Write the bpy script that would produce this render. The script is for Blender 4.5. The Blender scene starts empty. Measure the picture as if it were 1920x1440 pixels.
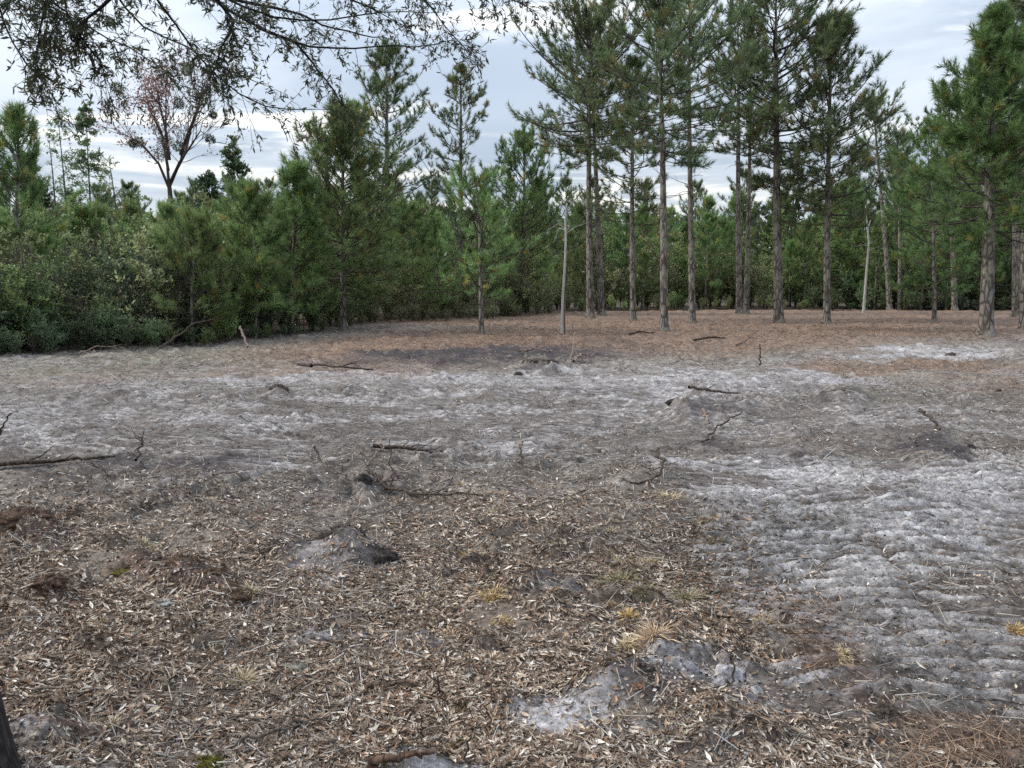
import bpy, math
import numpy as np
from mathutils import Vector

# ------------------------------------------------------------------ camera, world, sun, exposure
scene = bpy.context.scene
COL = scene.collection
F_PX, CX, CY, HOR, CAM_H = 1400.0, 960.0, 720.0, 540.0, 1.6     # focal length and centre in the 1920 px photograph
PITCH = math.atan((CY - HOR) / F_PX)
cam_data = bpy.data.cameras.new('camera'); cam = bpy.data.objects.new('camera', cam_data); COL.objects.link(cam)
cam_data.sensor_width = 36.0; cam_data.lens = 36.0 * F_PX / 1920.0
cam_data.clip_start = 0.05; cam_data.clip_end = 3000
cam.location = (0, 0, CAM_H); cam.rotation_euler = (math.pi / 2 - PITCH, 0, 0)
scene.camera = cam

SUN_EL, SUN_AZ = math.radians(40), math.radians(-88)            # azimuth measured from +Y, negative = left
sun_data = bpy.data.lights.new('sun', 'SUN'); sun_data.energy = 1.5; sun_data.angle = math.radians(13)
sun_data.color = (1.0, 0.94, 0.85)
sun = bpy.data.objects.new('sun', sun_data); COL.objects.link(sun)
sd = Vector((math.sin(SUN_AZ) * math.cos(SUN_EL), math.cos(SUN_AZ) * math.cos(SUN_EL), math.sin(SUN_EL)))
sun.rotation_euler = sd.to_track_quat('Z', 'Y').to_euler()

scene.view_settings.view_transform = 'Standard'
scene.view_settings.look = 'None'
scene.view_settings.exposure = 1.2
scene.view_settings.gamma = 1.0
scene.view_settings.use_curve_mapping = False
scene.cycles.max_bounces = 6
scene.cycles.diffuse_bounces = 4
scene.cycles.glossy_bounces = 2
scene.cycles.transmission_bounces = 3
scene.cycles.transparent_max_bounces = 6
try: scene.cycles.use_denoising = False
except Exception: pass


class NT:
    """tiny helper for node trees"""
    def __init__(s, tree):
        s.t = tree; s.n = tree.nodes; s.l = tree.links; s.n.clear()
    def node(s, kind, **kw):
        nd = s.n.new(kind)
        for k, v in kw.items(): setattr(nd, k, v)
        return nd
    def put(s, sock, v):
        if isinstance(v, bpy.types.NodeSocket): s.l.new(v, sock)
        elif v is not None: sock.default_value = v
    def math(s, op, a, b=None, c=None, clamp=False):
        nd = s.node('ShaderNodeMath', operation=op, use_clamp=clamp)
        s.put(nd.inputs[0], a)
        if b is not None: s.put(nd.inputs[1], b)
        if c is not None: s.put(nd.inputs[2], c)
        return nd.outputs[0]
    def vmath(s, op, a, b=None):
        nd = s.node('ShaderNodeVectorMath', operation=op)
        s.put(nd.inputs[0], a)
        if b is not None: s.put(nd.inputs[1], b)
        return nd.outputs[0]
    def scale(s, a, f):
        nd = s.node('ShaderNodeVectorMath', operation='SCALE'); s.put(nd.inputs[0], a); s.put(nd.inputs['Scale'], f)
        return nd.outputs[0]
    def xyz(s, x, y, z):
        nd = s.node('ShaderNodeCombineXYZ'); s.put(nd.inputs[0], x); s.put(nd.inputs[1], y); s.put(nd.inputs[2], z)
        return nd.outputs[0]
    def noise(s, vec, scale, detail=4, rough=0.55, dist=0.0):
        nd = s.node('ShaderNodeTexNoise'); s.put(nd.inputs['Vector'], vec); s.put(nd.inputs['Scale'], scale)
        s.put(nd.inputs['Detail'], detail); s.put(nd.inputs['Roughness'], rough); s.put(nd.inputs['Distortion'], dist)
        return nd.outputs[0]
    def mapr(s, v, a, b, c=0.0, d=1.0, smooth=True):
        nd = s.node('ShaderNodeMapRange'); nd.interpolation_type = 'SMOOTHSTEP' if smooth else 'LINEAR'
        s.put(nd.inputs[0], v)
        for i, q in enumerate((a, b, c, d)): s.put(nd.inputs[i + 1], q)
        return nd.outputs[0]
    def mix(s, f, a, b, blend='MIX'):
        nd = s.node('ShaderNodeMix', data_type='RGBA', blend_type=blend)
        s.put(nd.inputs['Factor'], f)
        for q, v in ((6, a), (7, b)):
            if isinstance(v, tuple) and len(v) == 3: v = v + (1.0,)
            s.put(nd.inputs[q], v)
        return nd.outputs[2]


def build_world():
    w = bpy.data.worlds.new('World'); scene.world = w; w.use_nodes = True
    t = NT(w.node_tree)
    out = t.node('ShaderNodeOutputWorld'); bg = t.node('ShaderNodeBackground')
    t.l.new(bg.outputs[0], out.inputs[0]); bg.inputs['Strength'].default_value = 0.1
    sky = t.node('ShaderNodeTexSky', sky_type='NISHITA'); sky.sun_disc = False
    sky.sun_elevation = SUN_EL; sky.sun_rotation = SUN_AZ; sky.air_density = 1.0; sky.dust_density = 1.5
    tc = t.node('ShaderNodeTexCoord'); sep = t.node('ShaderNodeSeparateXYZ'); t.l.new(tc.outputs['Generated'], sep.inputs[0])
    x, y, z = sep.outputs
    zz = t.math('MAXIMUM', t.math('ADD', z, 0.055), 0.03)
    px, py = t.math('DIVIDE', x, zz), t.math('DIVIDE', y, zz)
    p = t.xyz(px, py, 0.0)
    p1 = t.vmath('ADD', p, (3.1, 7.7, 0.0))
    big = t.noise(p1, 0.55, 5, 0.55, 0.35)
    p2 = t.xyz(t.math('ADD', t.math('MULTIPLY', px, 0.55), 11.3), t.math('ADD', py, 4.2), 2.0)
    fine = t.noise(p2, 1.25, 6, 0.6, 0.5)
    soft = t.noise(t.vmath('ADD', p, (21.0, -4.0, 5.0)), 0.3, 3, 0.5, 0.2)
    grey = t.mix(t.mapr(soft, 0.35, 0.65), (3.1, 3.7, 4.55), (4.2, 4.8, 5.6))            # blue-grey cloud base
    pale = t.mix(t.mapr(big, 0.42, 0.62), grey, (5.5, 6.0, 6.6))
    cloud = t.mix(t.mapr(fine, 0.53, 0.68), pale, (9.6, 9.5, 9.0))
    # low openings that let the evening light in: thin warm streaks a few degrees over the horizon
    streak = t.noise(t.xyz(t.math('MULTIPLY', x, 2.2), t.math('MULTIPLY', y, 0.8), t.math('MULTIPLY', z, 26.0)), 1.5, 6, 0.62, 0.6)
    low = t.mapr(z, 0.235, 0.10)
    warm = t.math('MULTIPLY', t.mapr(streak, 0.50, 0.72), low)
    cloud = t.mix(warm, cloud, (11.5, 11.0, 9.4))
    haze = t.mapr(z, 0.12, 0.0)
    cloud = t.mix(t.math('MULTIPLY', haze, 0.6), cloud, (7.0, 7.3, 7.4))
    grad = t.mapr(z, 0.0, 1.0, 0.47, 1.5, False)
    cloud = t.mix(1.0, cloud, t.xyz(grad, grad, grad), 'MULTIPLY')
    col = t.mix(0.9, sky.outputs[0], cloud)
    t.l.new(col, bg.inputs['Color'])
build_world()


# ------------------------------------------------------------------ geometry of the view and numpy helpers
CP, SP = math.cos(PITCH), math.sin(PITCH)
def ray(px, py):
    a, b = (np.asarray(px, float) - CX) / F_PX, (CY - np.asarray(py, float)) / F_PX
    return a, CP + b * SP, -SP + b * CP
def at(px, py, Y):
    a, b, c = ray(px, py); k = Y / b
    return Vector((float(a * k), float(Y), float(CAM_H + c * k)))
def onground(px, py):
    a, b, c = ray(px, py); k = CAM_H / np.maximum(-c, 1e-4)
    return a * k, b * k
def pix(x, y, z=0.0):
    """photograph pixel of a world point (used to lay patches of soil out on the ground plan)"""
    dz = z - CAM_H; f = y * CP - dz * SP; u = y * SP + dz * CP; f = np.maximum(f, 1e-3)
    return CX + F_PX * x / f, CY - F_PX * u / f

_tab = np.random.default_rng(77).random(65536)
def vnoise(x, y, seed=0):
    ix, iy = np.floor(x).astype(np.int64), np.floor(y).astype(np.int64)
    fx, fy = x - ix, y - iy
    fx = fx * fx * fx * (fx * (fx * 6 - 15) + 10); fy = fy * fy * fy * (fy * (fy * 6 - 15) + 10)
    def h(a, b):
        n = (a * 73856093) ^ (b * 19349663) ^ (seed * 83492791)
        n = (n ^ (n >> 13)) * 1274126177
        return _tab[(n ^ (n >> 16)) & 65535]
    return (h(ix, iy) * (1 - fx) + h(ix + 1, iy) * fx) * (1 - fy) + (h(ix, iy + 1) * (1 - fx) + h(ix + 1, iy + 1) * fx) * fy
def fbm(x, y, s, octv=4, seed=0, gain=0.5):
    v = 0; a = 1; tot = 0
    for k in range(octv):
        v = v + a * vnoise(x * s + 17.3 * k, y * s - 9.1 * k, seed + k); tot += a; a *= gain; s *= 2.03
    return v / tot
def sstep(a, b, v):
    t = np.clip((v - a) / (b - a), 0, 1); return t * t * (3 - 2 * t)
def norm(v):
    return v / np.maximum(np.linalg.norm(v, axis=-1, keepdims=True), 1e-9)
def perp(v, rng):
    r = rng.normal(size=v.shape); return norm(np.cross(v, r))

class MB:
    """collects numpy geometry for ONE mesh"""
    def __init__(s): s.V = []; s.F = []; s.C = []; s.n = 0
    def add(s, V, F, C=(1, 1, 1)):
        V = np.asarray(V, np.float32).reshape(-1, 3)
        if len(V) == 0: return
        F = np.asarray(F, np.int64)
        C = np.asarray(C, np.float32)
        if C.ndim == 1: C = np.broadcast_to(C, (len(V), 3))
        s.V.append(V); s.F.append(F + s.n); s.C.append(C); s.n += len(V)
    def mesh(s, name, mat, smooth=False):
        me = bpy.data.meshes.new(name)
        if s.n:
            V = np.concatenate(s.V); C = np.concatenate(s.C)
            me.vertices.add(len(V)); me.vertices.foreach_set('co', V.ravel())
            idx = np.concatenate([f.ravel() for f in s.F]); tot = np.concatenate([np.full(len(f), f.shape[1]) for f in s.F])
            me.loops.add(len(idx)); me.loops.foreach_set('vertex_index', idx.astype(np.int32))
            st = np.concatenate(([0], np.cumsum(tot)[:-1])).astype(np.int32)
            me.polygons.add(len(tot)); me.polygons.foreach_set('loop_start', st)
            me.polygons.foreach_set('use_smooth', np.full(len(tot), smooth))
            me.update(calc_edges=True)
            a = me.attributes.new('tint', 'FLOAT_COLOR', 'POINT')
            a.data.foreach_set('color', np.concatenate([C, np.ones((len(C), 1), np.float32)], 1).ravel())
        me.materials.append(mat)
        return me
    def build(s, name, mat, parent=None, smooth=False, loc=None):
        o = bpy.data.objects.new(name, s.mesh(name, mat, smooth)); COL.objects.link(o)
        if name in ('branches', 'twigs', 'stems', 'mistletoe'): o['kind'] = 'stuff'     # hundreds of thin pieces, too small to pick apart
        if parent: o.parent = parent
        if loc is not None: o.location = loc
        return o

def tubes(P, R, sides, mb, col=(1, 1, 1), cap=False):
    """P (K,N,3) paths, R (K,N) radii"""
    P = np.asarray(P, float); R = np.asarray(R, float)
    K, N, _ = P.shape
    T = norm(np.gradient(P, axis=1))
    main = norm(P[:, -1] - P[:, 0])[:, None, :]
    ref = np.where(np.abs(main[..., 2:3]) > 0.75, np.array([1.0, 0.13, 0]), np.array([0.0, 0.1, 1.0]))
    U = norm(np.cross(T, np.broadcast_to(ref, T.shape))); W = np.cross(T, U)
    a = np.arange(sides) * 2 * np.pi / sides
    ring = U[:, :, None, :] * np.cos(a)[:, None] + W[:, :, None, :] * np.sin(a)[:, None]
    V = P[:, :, None, :] + ring * R[:, :, None, None]
    base = (np.arange(K) * N * sides)[:, None, None]
    i = np.arange(N - 1)[None, :, None] * sides; j = np.arange(sides)[None, None, :]; j2 = (j + 1) % sides
    Fq = np.stack([base + i + j, base + i + j2, base + i + sides + j2, base + i + sides + j], -1).reshape(-1, 4)
    c = np.asarray(col, float)
    if c.ndim == 2: c = np.repeat(c, N * sides, axis=0)
    mb.add(V.reshape(-1, 3), Fq, c)

def empty(name, loc, rz=0.0):
    o = bpy.data.objects.new(name, None); COL.objects.link(o); o.location = loc; o.rotation_euler = (0, 0, rz)
    o.empty_display_size = 0.2
    return o
def tag(o, label, cat, group=None, kind=None):
    if label: o['label'] = label
    if cat: o['category'] = cat
    if group: o['group'] = group
    if kind: o['kind'] = kind
    return o


# ------------------------------------------------------------------ materials
def mat_new(name):
    m = bpy.data.materials.new(name); m.use_nodes = True; t = NT(m.node_tree)
    out = t.node('ShaderNodeOutputMaterial'); return m, t, out
def leafy(name, colA, colB, rough=0.55, trans=0.3, rand=0.35, spec=0.4):
    """foliage: vertex tint times a colour that varies a little from plant to plant, part of the light goes through"""
    m, t, out = mat_new(name)
    att = t.node('ShaderNodeAttribute', attribute_name='tint'); oi = t.node('ShaderNodeObjectInfo')
    c = t.mix(oi.outputs['Random'], colA, colB)
    c = t.mix(1.0, c, att.outputs['Color'], 'MULTIPLY')
    hs = t.node('ShaderNodeHueSaturation'); t.put(hs.inputs['Color'], c)
    r2 = t.math('FRACT', t.math('MULTIPLY', oi.outputs['Random'], 7.31))
    t.put(hs.inputs['Value'], t.mapr(r2, 0, 1, 1 - rand * 0.6, 1 + rand * 0.6, False))
    t.put(hs.inputs['Hue'], t.mapr(r2, 0, 1, 0.485, 0.51, False))
    b = t.node('ShaderNodeBsdfPrincipled'); t.put(b.inputs['Base Color'], hs.outputs[0]); t.put(b.inputs['Roughness'], rough)
    t.put(b.inputs['Specular IOR Level'], spec)
    tr = t.node('ShaderNodeBsdfTranslucent'); t.put(tr.inputs['Color'], hs.outputs[0])
    mx = t.node('ShaderNodeMixShader'); mx.inputs[0].default_value = trans
    t.l.new(b.outputs[0], mx.inputs[1]); t.l.new(tr.outputs[0], mx.inputs[2]); t.l.new(mx.outputs[0], out.inputs[0])
    return m
def bark(name, dark, light, scale=14, stretch=0.22, bump=0.5, warm=None):
    m, t, out = mat_new(name)
    tc = t.node('ShaderNodeTexCoord')
    mp = t.node('ShaderNodeMapping'); mp.inputs['Scale'].default_value = (1, 1, stretch); t.l.new(tc.outputs['Object'], mp.inputs[0])
    v = t.node('ShaderNodeTexVoronoi', feature='DISTANCE_TO_EDGE'); t.l.new(mp.outputs[0], v.inputs['Vector']); v.inputs['Scale'].default_value = scale
    n = t.noise(mp.outputs[0], scale * 1.7, 5, 0.65, 0.4); n2 = t.noise(tc.outputs['Object'], 1.1, 3, 0.5)
    crack = t.mapr(v.outputs[0], 0.0, 0.22)
    f = t.math('MULTIPLY', crack, t.mapr(n, 0.3, 0.7, 0.35, 1.0))
    c = t.mix(f, dark, light)
    if warm: c = t.mix(t.mapr(n2, 0.5, 0.65), c, warm)
    att = t.node('ShaderNodeAttribute', attribute_name='tint')
    c = t.mix(1.0, c, att.outputs['Color'], 'MULTIPLY')
    b = t.node('ShaderNodeBsdfPrincipled'); t.put(b.inputs['Base Color'], c); t.put(b.inputs['Roughness'], 0.9)
    t.put(b.inputs['Specular IOR Level'], 0.2)
    bp = t.node('ShaderNodeBump'); bp.inputs['Strength'].default_value = bump; bp.inputs['Distance'].default_value = 0.03
    t.put(bp.inputs['Height'], f); t.l.new(bp.outputs[0], b.inputs['Normal']); t.l.new(b.outputs[0], out.inputs[0])
    return m
def tinted(name, rough=0.6, spec=0.4, noise_scale=0, two=0.0):
    """plain surface whose own colour is carried per piece"""
    m, t, out = mat_new(name)
    att = t.node('ShaderNodeAttribute', attribute_name='tint'); c = att.outputs['Color']
    if noise_scale:
        tc = t.node('ShaderNodeTexCoord'); n = t.noise(tc.outputs['Object'], noise_scale, 4, 0.6)
        c = t.mix(1.0, c, t.mix(n, (0.6, 0.6, 0.6), (1.35, 1.35, 1.35)), 'MULTIPLY')
    b = t.node('ShaderNodeBsdfPrincipled'); t.put(b.inputs['Base Color'], c); t.put(b.inputs['Roughness'], rough)
    t.put(b.inputs['Specular IOR Level'], spec)
    t.l.new(b.outputs[0], out.inputs[0])
    return m

M_NEEDLE = leafy('pine_needles', (0.125, 0.18, 0.085), (0.16, 0.205, 0.095), 0.45, 0.42)
M_NEEDLE_Y = leafy('young_pine_needles', (0.15, 0.25, 0.09), (0.205, 0.29, 0.11), 0.45, 0.45)
M_LEAF = leafy('shrub_leaves', (0.18, 0.27, 0.10), (0.29, 0.34, 0.14), 0.45, 0.45, 0.6)
M_DARKLEAF = leafy('evergreen_shrub_leaves', (0.10, 0.155, 0.08), (0.15, 0.21, 0.10), 0.4, 0.35, 0.6)
M_PALELEAF = leafy('pale_shrub_leaves', (0.22, 0.27, 0.12), (0.30, 0.31, 0.16), 0.55, 0.4, 0.4)
M_OAKLEAF = leafy('oak_leaves', (0.06, 0.072, 0.04), (0.06, 0.072, 0.04), 0.5, 0.3, 0.0, 0.3)
M_REDLEAF = leafy('red_autumn_leaves', (0.26, 0.15, 0.12), (0.26, 0.15, 0.12), 0.6, 0.35, 0.0)
M_FARLEAF = leafy('distant_leaves', (0.13, 0.18, 0.105), (0.13, 0.18, 0.105), 0.7, 0.3, 0.0)
M_PINEBARK = bark('pine_bark', (0.06, 0.05, 0.043), (0.29, 0.265, 0.235), 7, 0.3, 0.9, (0.23, 0.215, 0.18))
M_TWIG = bark('twig_bark', (0.04, 0.033, 0.03), (0.12, 0.10, 0.09), 20, 0.4, 0.3)
M_OAKBARK = bark('oak_bark', (0.02, 0.018, 0.018), (0.075, 0.068, 0.066), 26, 0.16, 0.8)
M_SNAG = bark('dead_wood', (0.30, 0.285, 0.265), (0.50, 0.48, 0.455), 18, 0.1, 0.4)
M_STICK = bark('fallen_wood', (0.05, 0.042, 0.038), (0.17, 0.145, 0.125), 30, 0.3, 0.4)
M_LITTER = tinted('fallen_leaves', 0.5, 0.3)
M_STRAW = tinted('dry_straw', 0.6, 0.35)
M_CHIP = tinted('wood_debris', 0.75, 0.3)
M_MOSS = tinted('moss', 0.9, 0.1, 60)


# ------------------------------------------------------------------ ground: relief and soil zones
def ell(px, py, cx, cy, rx, ry, tilt=0.0, soft=0.5):
    dy = py - cy - tilt * (px - cx)
    q = np.sqrt(((px - cx) / rx) ** 2 + (dy / ry) ** 2)
    return 1 - sstep(1 - soft, 1 + soft * 0.6, q)

MOUNDS = [  # photo px of centre, half width px, half height px, rise in metres (dark turned-over soil)
    (600, 1035, 125, 20, 0.10), (680, 1040, 60, 14, 0.09), (330, 1085, 90, 22, 0.08), (420, 1120, 70, 20, 0.07), (250, 1055, 50, 14, 0.06),
    (1575, 752, 60, 12, 0.16), (1330, 772, 90, 13, 0.15), (1290, 770, 30, 8, 0.10), (1755, 842, 60, 18, 0.13),
    (690, 905, 24, 13, 0.09), (1220, 895, 110, 13, 0.10), (720, 862, 90, 10, 0.06), (115, 905, 50, 12, 0.08),
    (300, 925, 90, 20, 0.08), (60, 1010, 60, 18, 0.09), (1010, 692, 60, 9, 0.12), (520, 738, 22, 8, 0.10),
    (1180, 1305, 130, 28, 0.07), (1360, 1340, 100, 26, 0.05), (950, 1320, 70, 26, 0.05), (700, 1222, 130, 18, 0.04),
    (1010, 1092, 90, 14, 0.06), (760, 1420, 90, 25, 0.05), (1660, 958, 60, 14, 0.05), (880, 665, 260, 12, 0.10),
    (100, 1375, 90, 16, 0.05), (110, 1140, 60, 14, 0.05), (1640, 640, 200, 10, 0.08), (1730, 700, 90, 10, 0.10),
    (1000, 1000, 50, 12, 0.04), (1440, 760, 60, 10, 0.08), (230, 745, 90, 10, 0.09), (420, 760, 80, 9, 0.07), (900, 740, 90, 9, 0.08),
]
DARKS = [(900, 668, 300, 17, -0.03, 1.0), (600, 1032, 130, 22, 0.05, 1.0), (1590, 755, 60, 12, 0, .7), (1755, 840, 62, 17, 0, .9), (1360, 830, 60, 8, 0, .7),
         (300, 865, 290, 14, -0.02, .8), (120, 905, 60, 14, 0, .6), (1300, 772, 55, 10, 0, .6), (690, 905, 25, 12, 0, .7),
         (350, 1090, 110, 26, 0.35, .5), (1200, 1310, 120, 24, 0.1, .8), (880, 1040, 90, 14, .1, .4), (1460, 860, 200, 10, 0, .35), (1230, 890, 100, 8, 0, .5), (310, 905, 60, 14, 0.2, .4),
         (1010, 695, 60, 8, 0, .7), (40, 1000, 70, 18, 0, .45), (730, 1220, 110, 16, 0, .4), (1130, 640, 70, 8, 0, .5), (970, 1090, 110, 12, 0, .3)]
SANDS = [(800, 790, 900, 62, 0.0, .62), (1500, 790, 420, 40, 0, .45), (1250, 725, 380, 26, -0.01, 1.0), (1500, 715, 160, 16, 0, 1.0), (1750, 662, 190, 13, -0.02, .9), (200, 790, 420, 70, 0.03, .8), (500, 875, 130, 14, 0, .9),
         (900, 720, 350, 24, 0, .7), (1500, 900, 280, 60, 0.05, 1.0), (1750, 930, 220, 80, 0.1, .9), (1230, 862, 90, 10, 0, .9), (1800, 1010, 200, 60, 0.2, .8),
         (1050, 760, 300, 26, 0, .6), (1600, 1100, 320, 120, 0.2, .35), (1380, 1290, 300, 62, 0.22, 1.0), (1000, 1320, 170, 34, 0, 1.0), (700, 1218, 140, 24, 0, .75), (600, 1050, 130, 22, 0, .6), (310, 1175, 60, 10, 0, .6), (90, 1370, 90, 26, 0, .7),
         (770, 1415, 110, 28, 0.05, .8), (1020, 1095, 90, 18, 0, .6), (330, 935, 60, 22, 0, .7), (960, 1213, 40, 10, 0, .8), (570, 1050, 130, 24, 0, .35),
         (1350, 1140, 80, 30, 0.3, .5), (50, 1370, 60, 30, 0, .5), (1750, 1240, 120, 60, 0.2, .45), (1330, 745, 120, 14, 0, .9), (560, 715, 200, 12, -0.05, .8), (300, 745, 120, 12, 0, .8),
         (1130, 1380, 180, 40, 0.1, .5), (150, 830, 300, 30, 0, .5)]
STRAWS = [(1500, 610, 620, 34, 0, 1.0), (900, 645, 480, 40, -0.06, 1.0), (620, 705, 320, 16, -0.03, .55), (1700, 690, 260, 14, 0.0, .8), (1830, 1410, 190, 60, -0.2, .9),
          (1250, 640, 500, 30, 0, .9), (120, 715, 160, 14, 0, .4), (1850, 725, 120, 16, 0, .5), (1500, 1200, 120, 90, 0.7, .5)]
OLIVES = [(250, 680, 420, 24, -0.08, .8), (1700, 755, 230, 22, 0.05, .7), (1270, 945, 60, 30, 0, .5), (1170, 645, 80, 12, 0, .6), (1660, 958, 60, 14, 0, .5), (1050, 635, 50, 8, 0, .5)]

EDGE = [(-700, 700), (-200, 676), (0, 668), (200, 657), (320, 652), (450, 640), (560, 628), (640, 615), (720, 606), (820, 603), (900, 600), (1000, 592), (1060, 587), (1150, 584), (1300, 582), (1500, 582), (1700, 583), (1920, 585), (2300, 587), (2700, 588)]
REDS = [(340, 1095, 160, 34, .38, .9), (110, 1142, 80, 20, 0, .8), (60, 1005, 80, 20, 0, .8), (130, 1375, 110, 14, .05, .7), (1680, 1330, 120, 30, .2, .6), (960, 1050, 120, 16, .1, .5), (1560, 1230, 90, 40, .5, .5), (1130, 1160, 100, 22, .2, .4), (230, 690, 130, 8, 0, .4)]
def zones(x, y):
    px, py = pix(x, y)
    w1 = (fbm(x, y, 0.9, 4, 3) - 0.5); w2 = (fbm(x, y, 2.6, 3, 13) - 0.5)
    amp = np.clip((py - HOR) / 6.0, 4, 90)
    qx, qy = px + w1 * amp * 3.2 + w2 * amp * 1.5, py + w2 * amp * 0.75 + w1 * amp * 0.8
    def acc(lst):
        m = np.zeros_like(px)
        for (cx, cy, rx, ry, ti, s) in lst: m = np.maximum(m, s * ell(qx, qy, cx, cy, rx, ry, ti))
        return m
    front = (py > HOR + 1) & (y > 0.3)
    sand, dark, straw, olive = acc(SANDS), acc(DARKS), acc(STRAWS), acc(OLIVES)
    # brown leaf litter: the near left, thinning towards the track on the right and beyond ~6 m
    litter = sstep(850, 1030, qy) * (1 - sstep(1220, 1620, qx + (qy - 1100) * -0.25)) * (.62 + .38 * sstep(.35, .6, fbm(x, y, 1.3, 3, 19)))
    litter = np.where(y < 1.9, 0.8, litter)
    straw = np.maximum(straw, sstep(0, 1, (y - 30) / 4.0))
    straw = np.maximum(straw, np.where(py < 600, 1, 0))
    return px, py, sand * front, dark * front, np.clip(straw, 0, 1), olive * front, litter

def tread_mask(px, py, x, y):
    a = sstep(1120, 1330, px + (py - 900) * -0.5) * sstep(800, 880, py)
    a = a * (1 - 0.6 * ell(px, py, 1290, 1310, 200, 50, 0.2))
    b = ell(px, py, 480, 875, 220, 22, 0, 0.3) * 0.8
    c = 0.55 * sstep(690, 740, py) * (1 - sstep(870, 930, py))
    return np.maximum(np.maximum(a, b), c)

def relief(x, y, fine=True, ret=False):
    px, py = pix(x, y)
    tm0 = tread_mask(px, py, x, y)
    r = np.hypot(x, y)
    h = 0.16 * (fbm(x, y, 0.22, 3, 21) - 0.5) * sstep(2, 9, r)
    h = h + 0.15 * (fbm(x, y, 0.9, 3, 31) - 0.5)
    inside = (y > 0.5)
    for (cx, cy, rx, ry, up) in MOUNDS:
        w = 0.35 * (vnoise(x * 5, y * 5, 5) - 0.5)
        far = 1.0 if cy > 930 else 1.9
        w = w + .45 * (vnoise(x * 1.7 + cx, y * 2.5, 8) - .5)
        q = np.sqrt(((px - cx) / (rx * 1.1)) ** 2 + ((py - cy) / (ry * 1.15 * far)) ** 2) + w
        h = h + np.where(inside, up * (1.3 if cy > 930 else .8) * (1 - sstep(0.1, 1.2, q)) * (.75 + .5 * vnoise(x * 9, y * 9, 6)), 0)
    rid = None
    if fine:
        lump = fbm(x * 0.75, y, 4.2, 4, 41, 0.55)
        h = h + (0.10 - 0.075 * tm0) * (lump - 0.5) + (0.03 - .014 * tm0) * (fbm(x, y, 17, 3, 51, 0.6) - 0.5)
        clod = 1 - sstep(.45, .75, fbm(x * 0.8, y, 9, 3, 61))
        h = h + 0.075 * (1 - clod) ** 3 * sstep(0.42, 0.60, fbm(x, y, 1.1, 3, 62)) * (1 - .7 * tm0)
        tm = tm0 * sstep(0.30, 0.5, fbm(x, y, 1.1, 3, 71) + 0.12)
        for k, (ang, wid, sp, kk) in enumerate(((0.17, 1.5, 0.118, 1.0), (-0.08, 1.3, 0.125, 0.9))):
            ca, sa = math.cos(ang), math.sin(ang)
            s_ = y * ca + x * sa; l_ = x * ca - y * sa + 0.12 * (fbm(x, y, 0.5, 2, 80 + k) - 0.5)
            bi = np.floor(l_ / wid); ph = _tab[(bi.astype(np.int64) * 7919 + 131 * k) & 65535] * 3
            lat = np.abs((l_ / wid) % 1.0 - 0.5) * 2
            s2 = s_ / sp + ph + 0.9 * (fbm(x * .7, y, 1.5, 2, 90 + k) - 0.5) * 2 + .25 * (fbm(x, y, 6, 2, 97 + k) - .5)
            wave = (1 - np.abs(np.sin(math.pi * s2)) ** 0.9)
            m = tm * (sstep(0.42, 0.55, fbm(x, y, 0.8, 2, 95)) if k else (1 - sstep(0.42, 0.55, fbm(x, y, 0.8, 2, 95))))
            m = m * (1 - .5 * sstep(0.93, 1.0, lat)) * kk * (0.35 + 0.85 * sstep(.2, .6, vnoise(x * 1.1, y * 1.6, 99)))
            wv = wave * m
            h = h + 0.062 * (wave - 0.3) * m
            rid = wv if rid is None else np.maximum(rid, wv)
    h = h * (1 - sstep(60, 90, r))
    if ret: return h, rid
    return h

def height(x, y):
    x = np.atleast_1d(np.asarray(x, float)); y = np.atleast_1d(np.asarray(y, float))
    return relief(x, y)
def h1(x, y): return float(height(x, y)[0])

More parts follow.
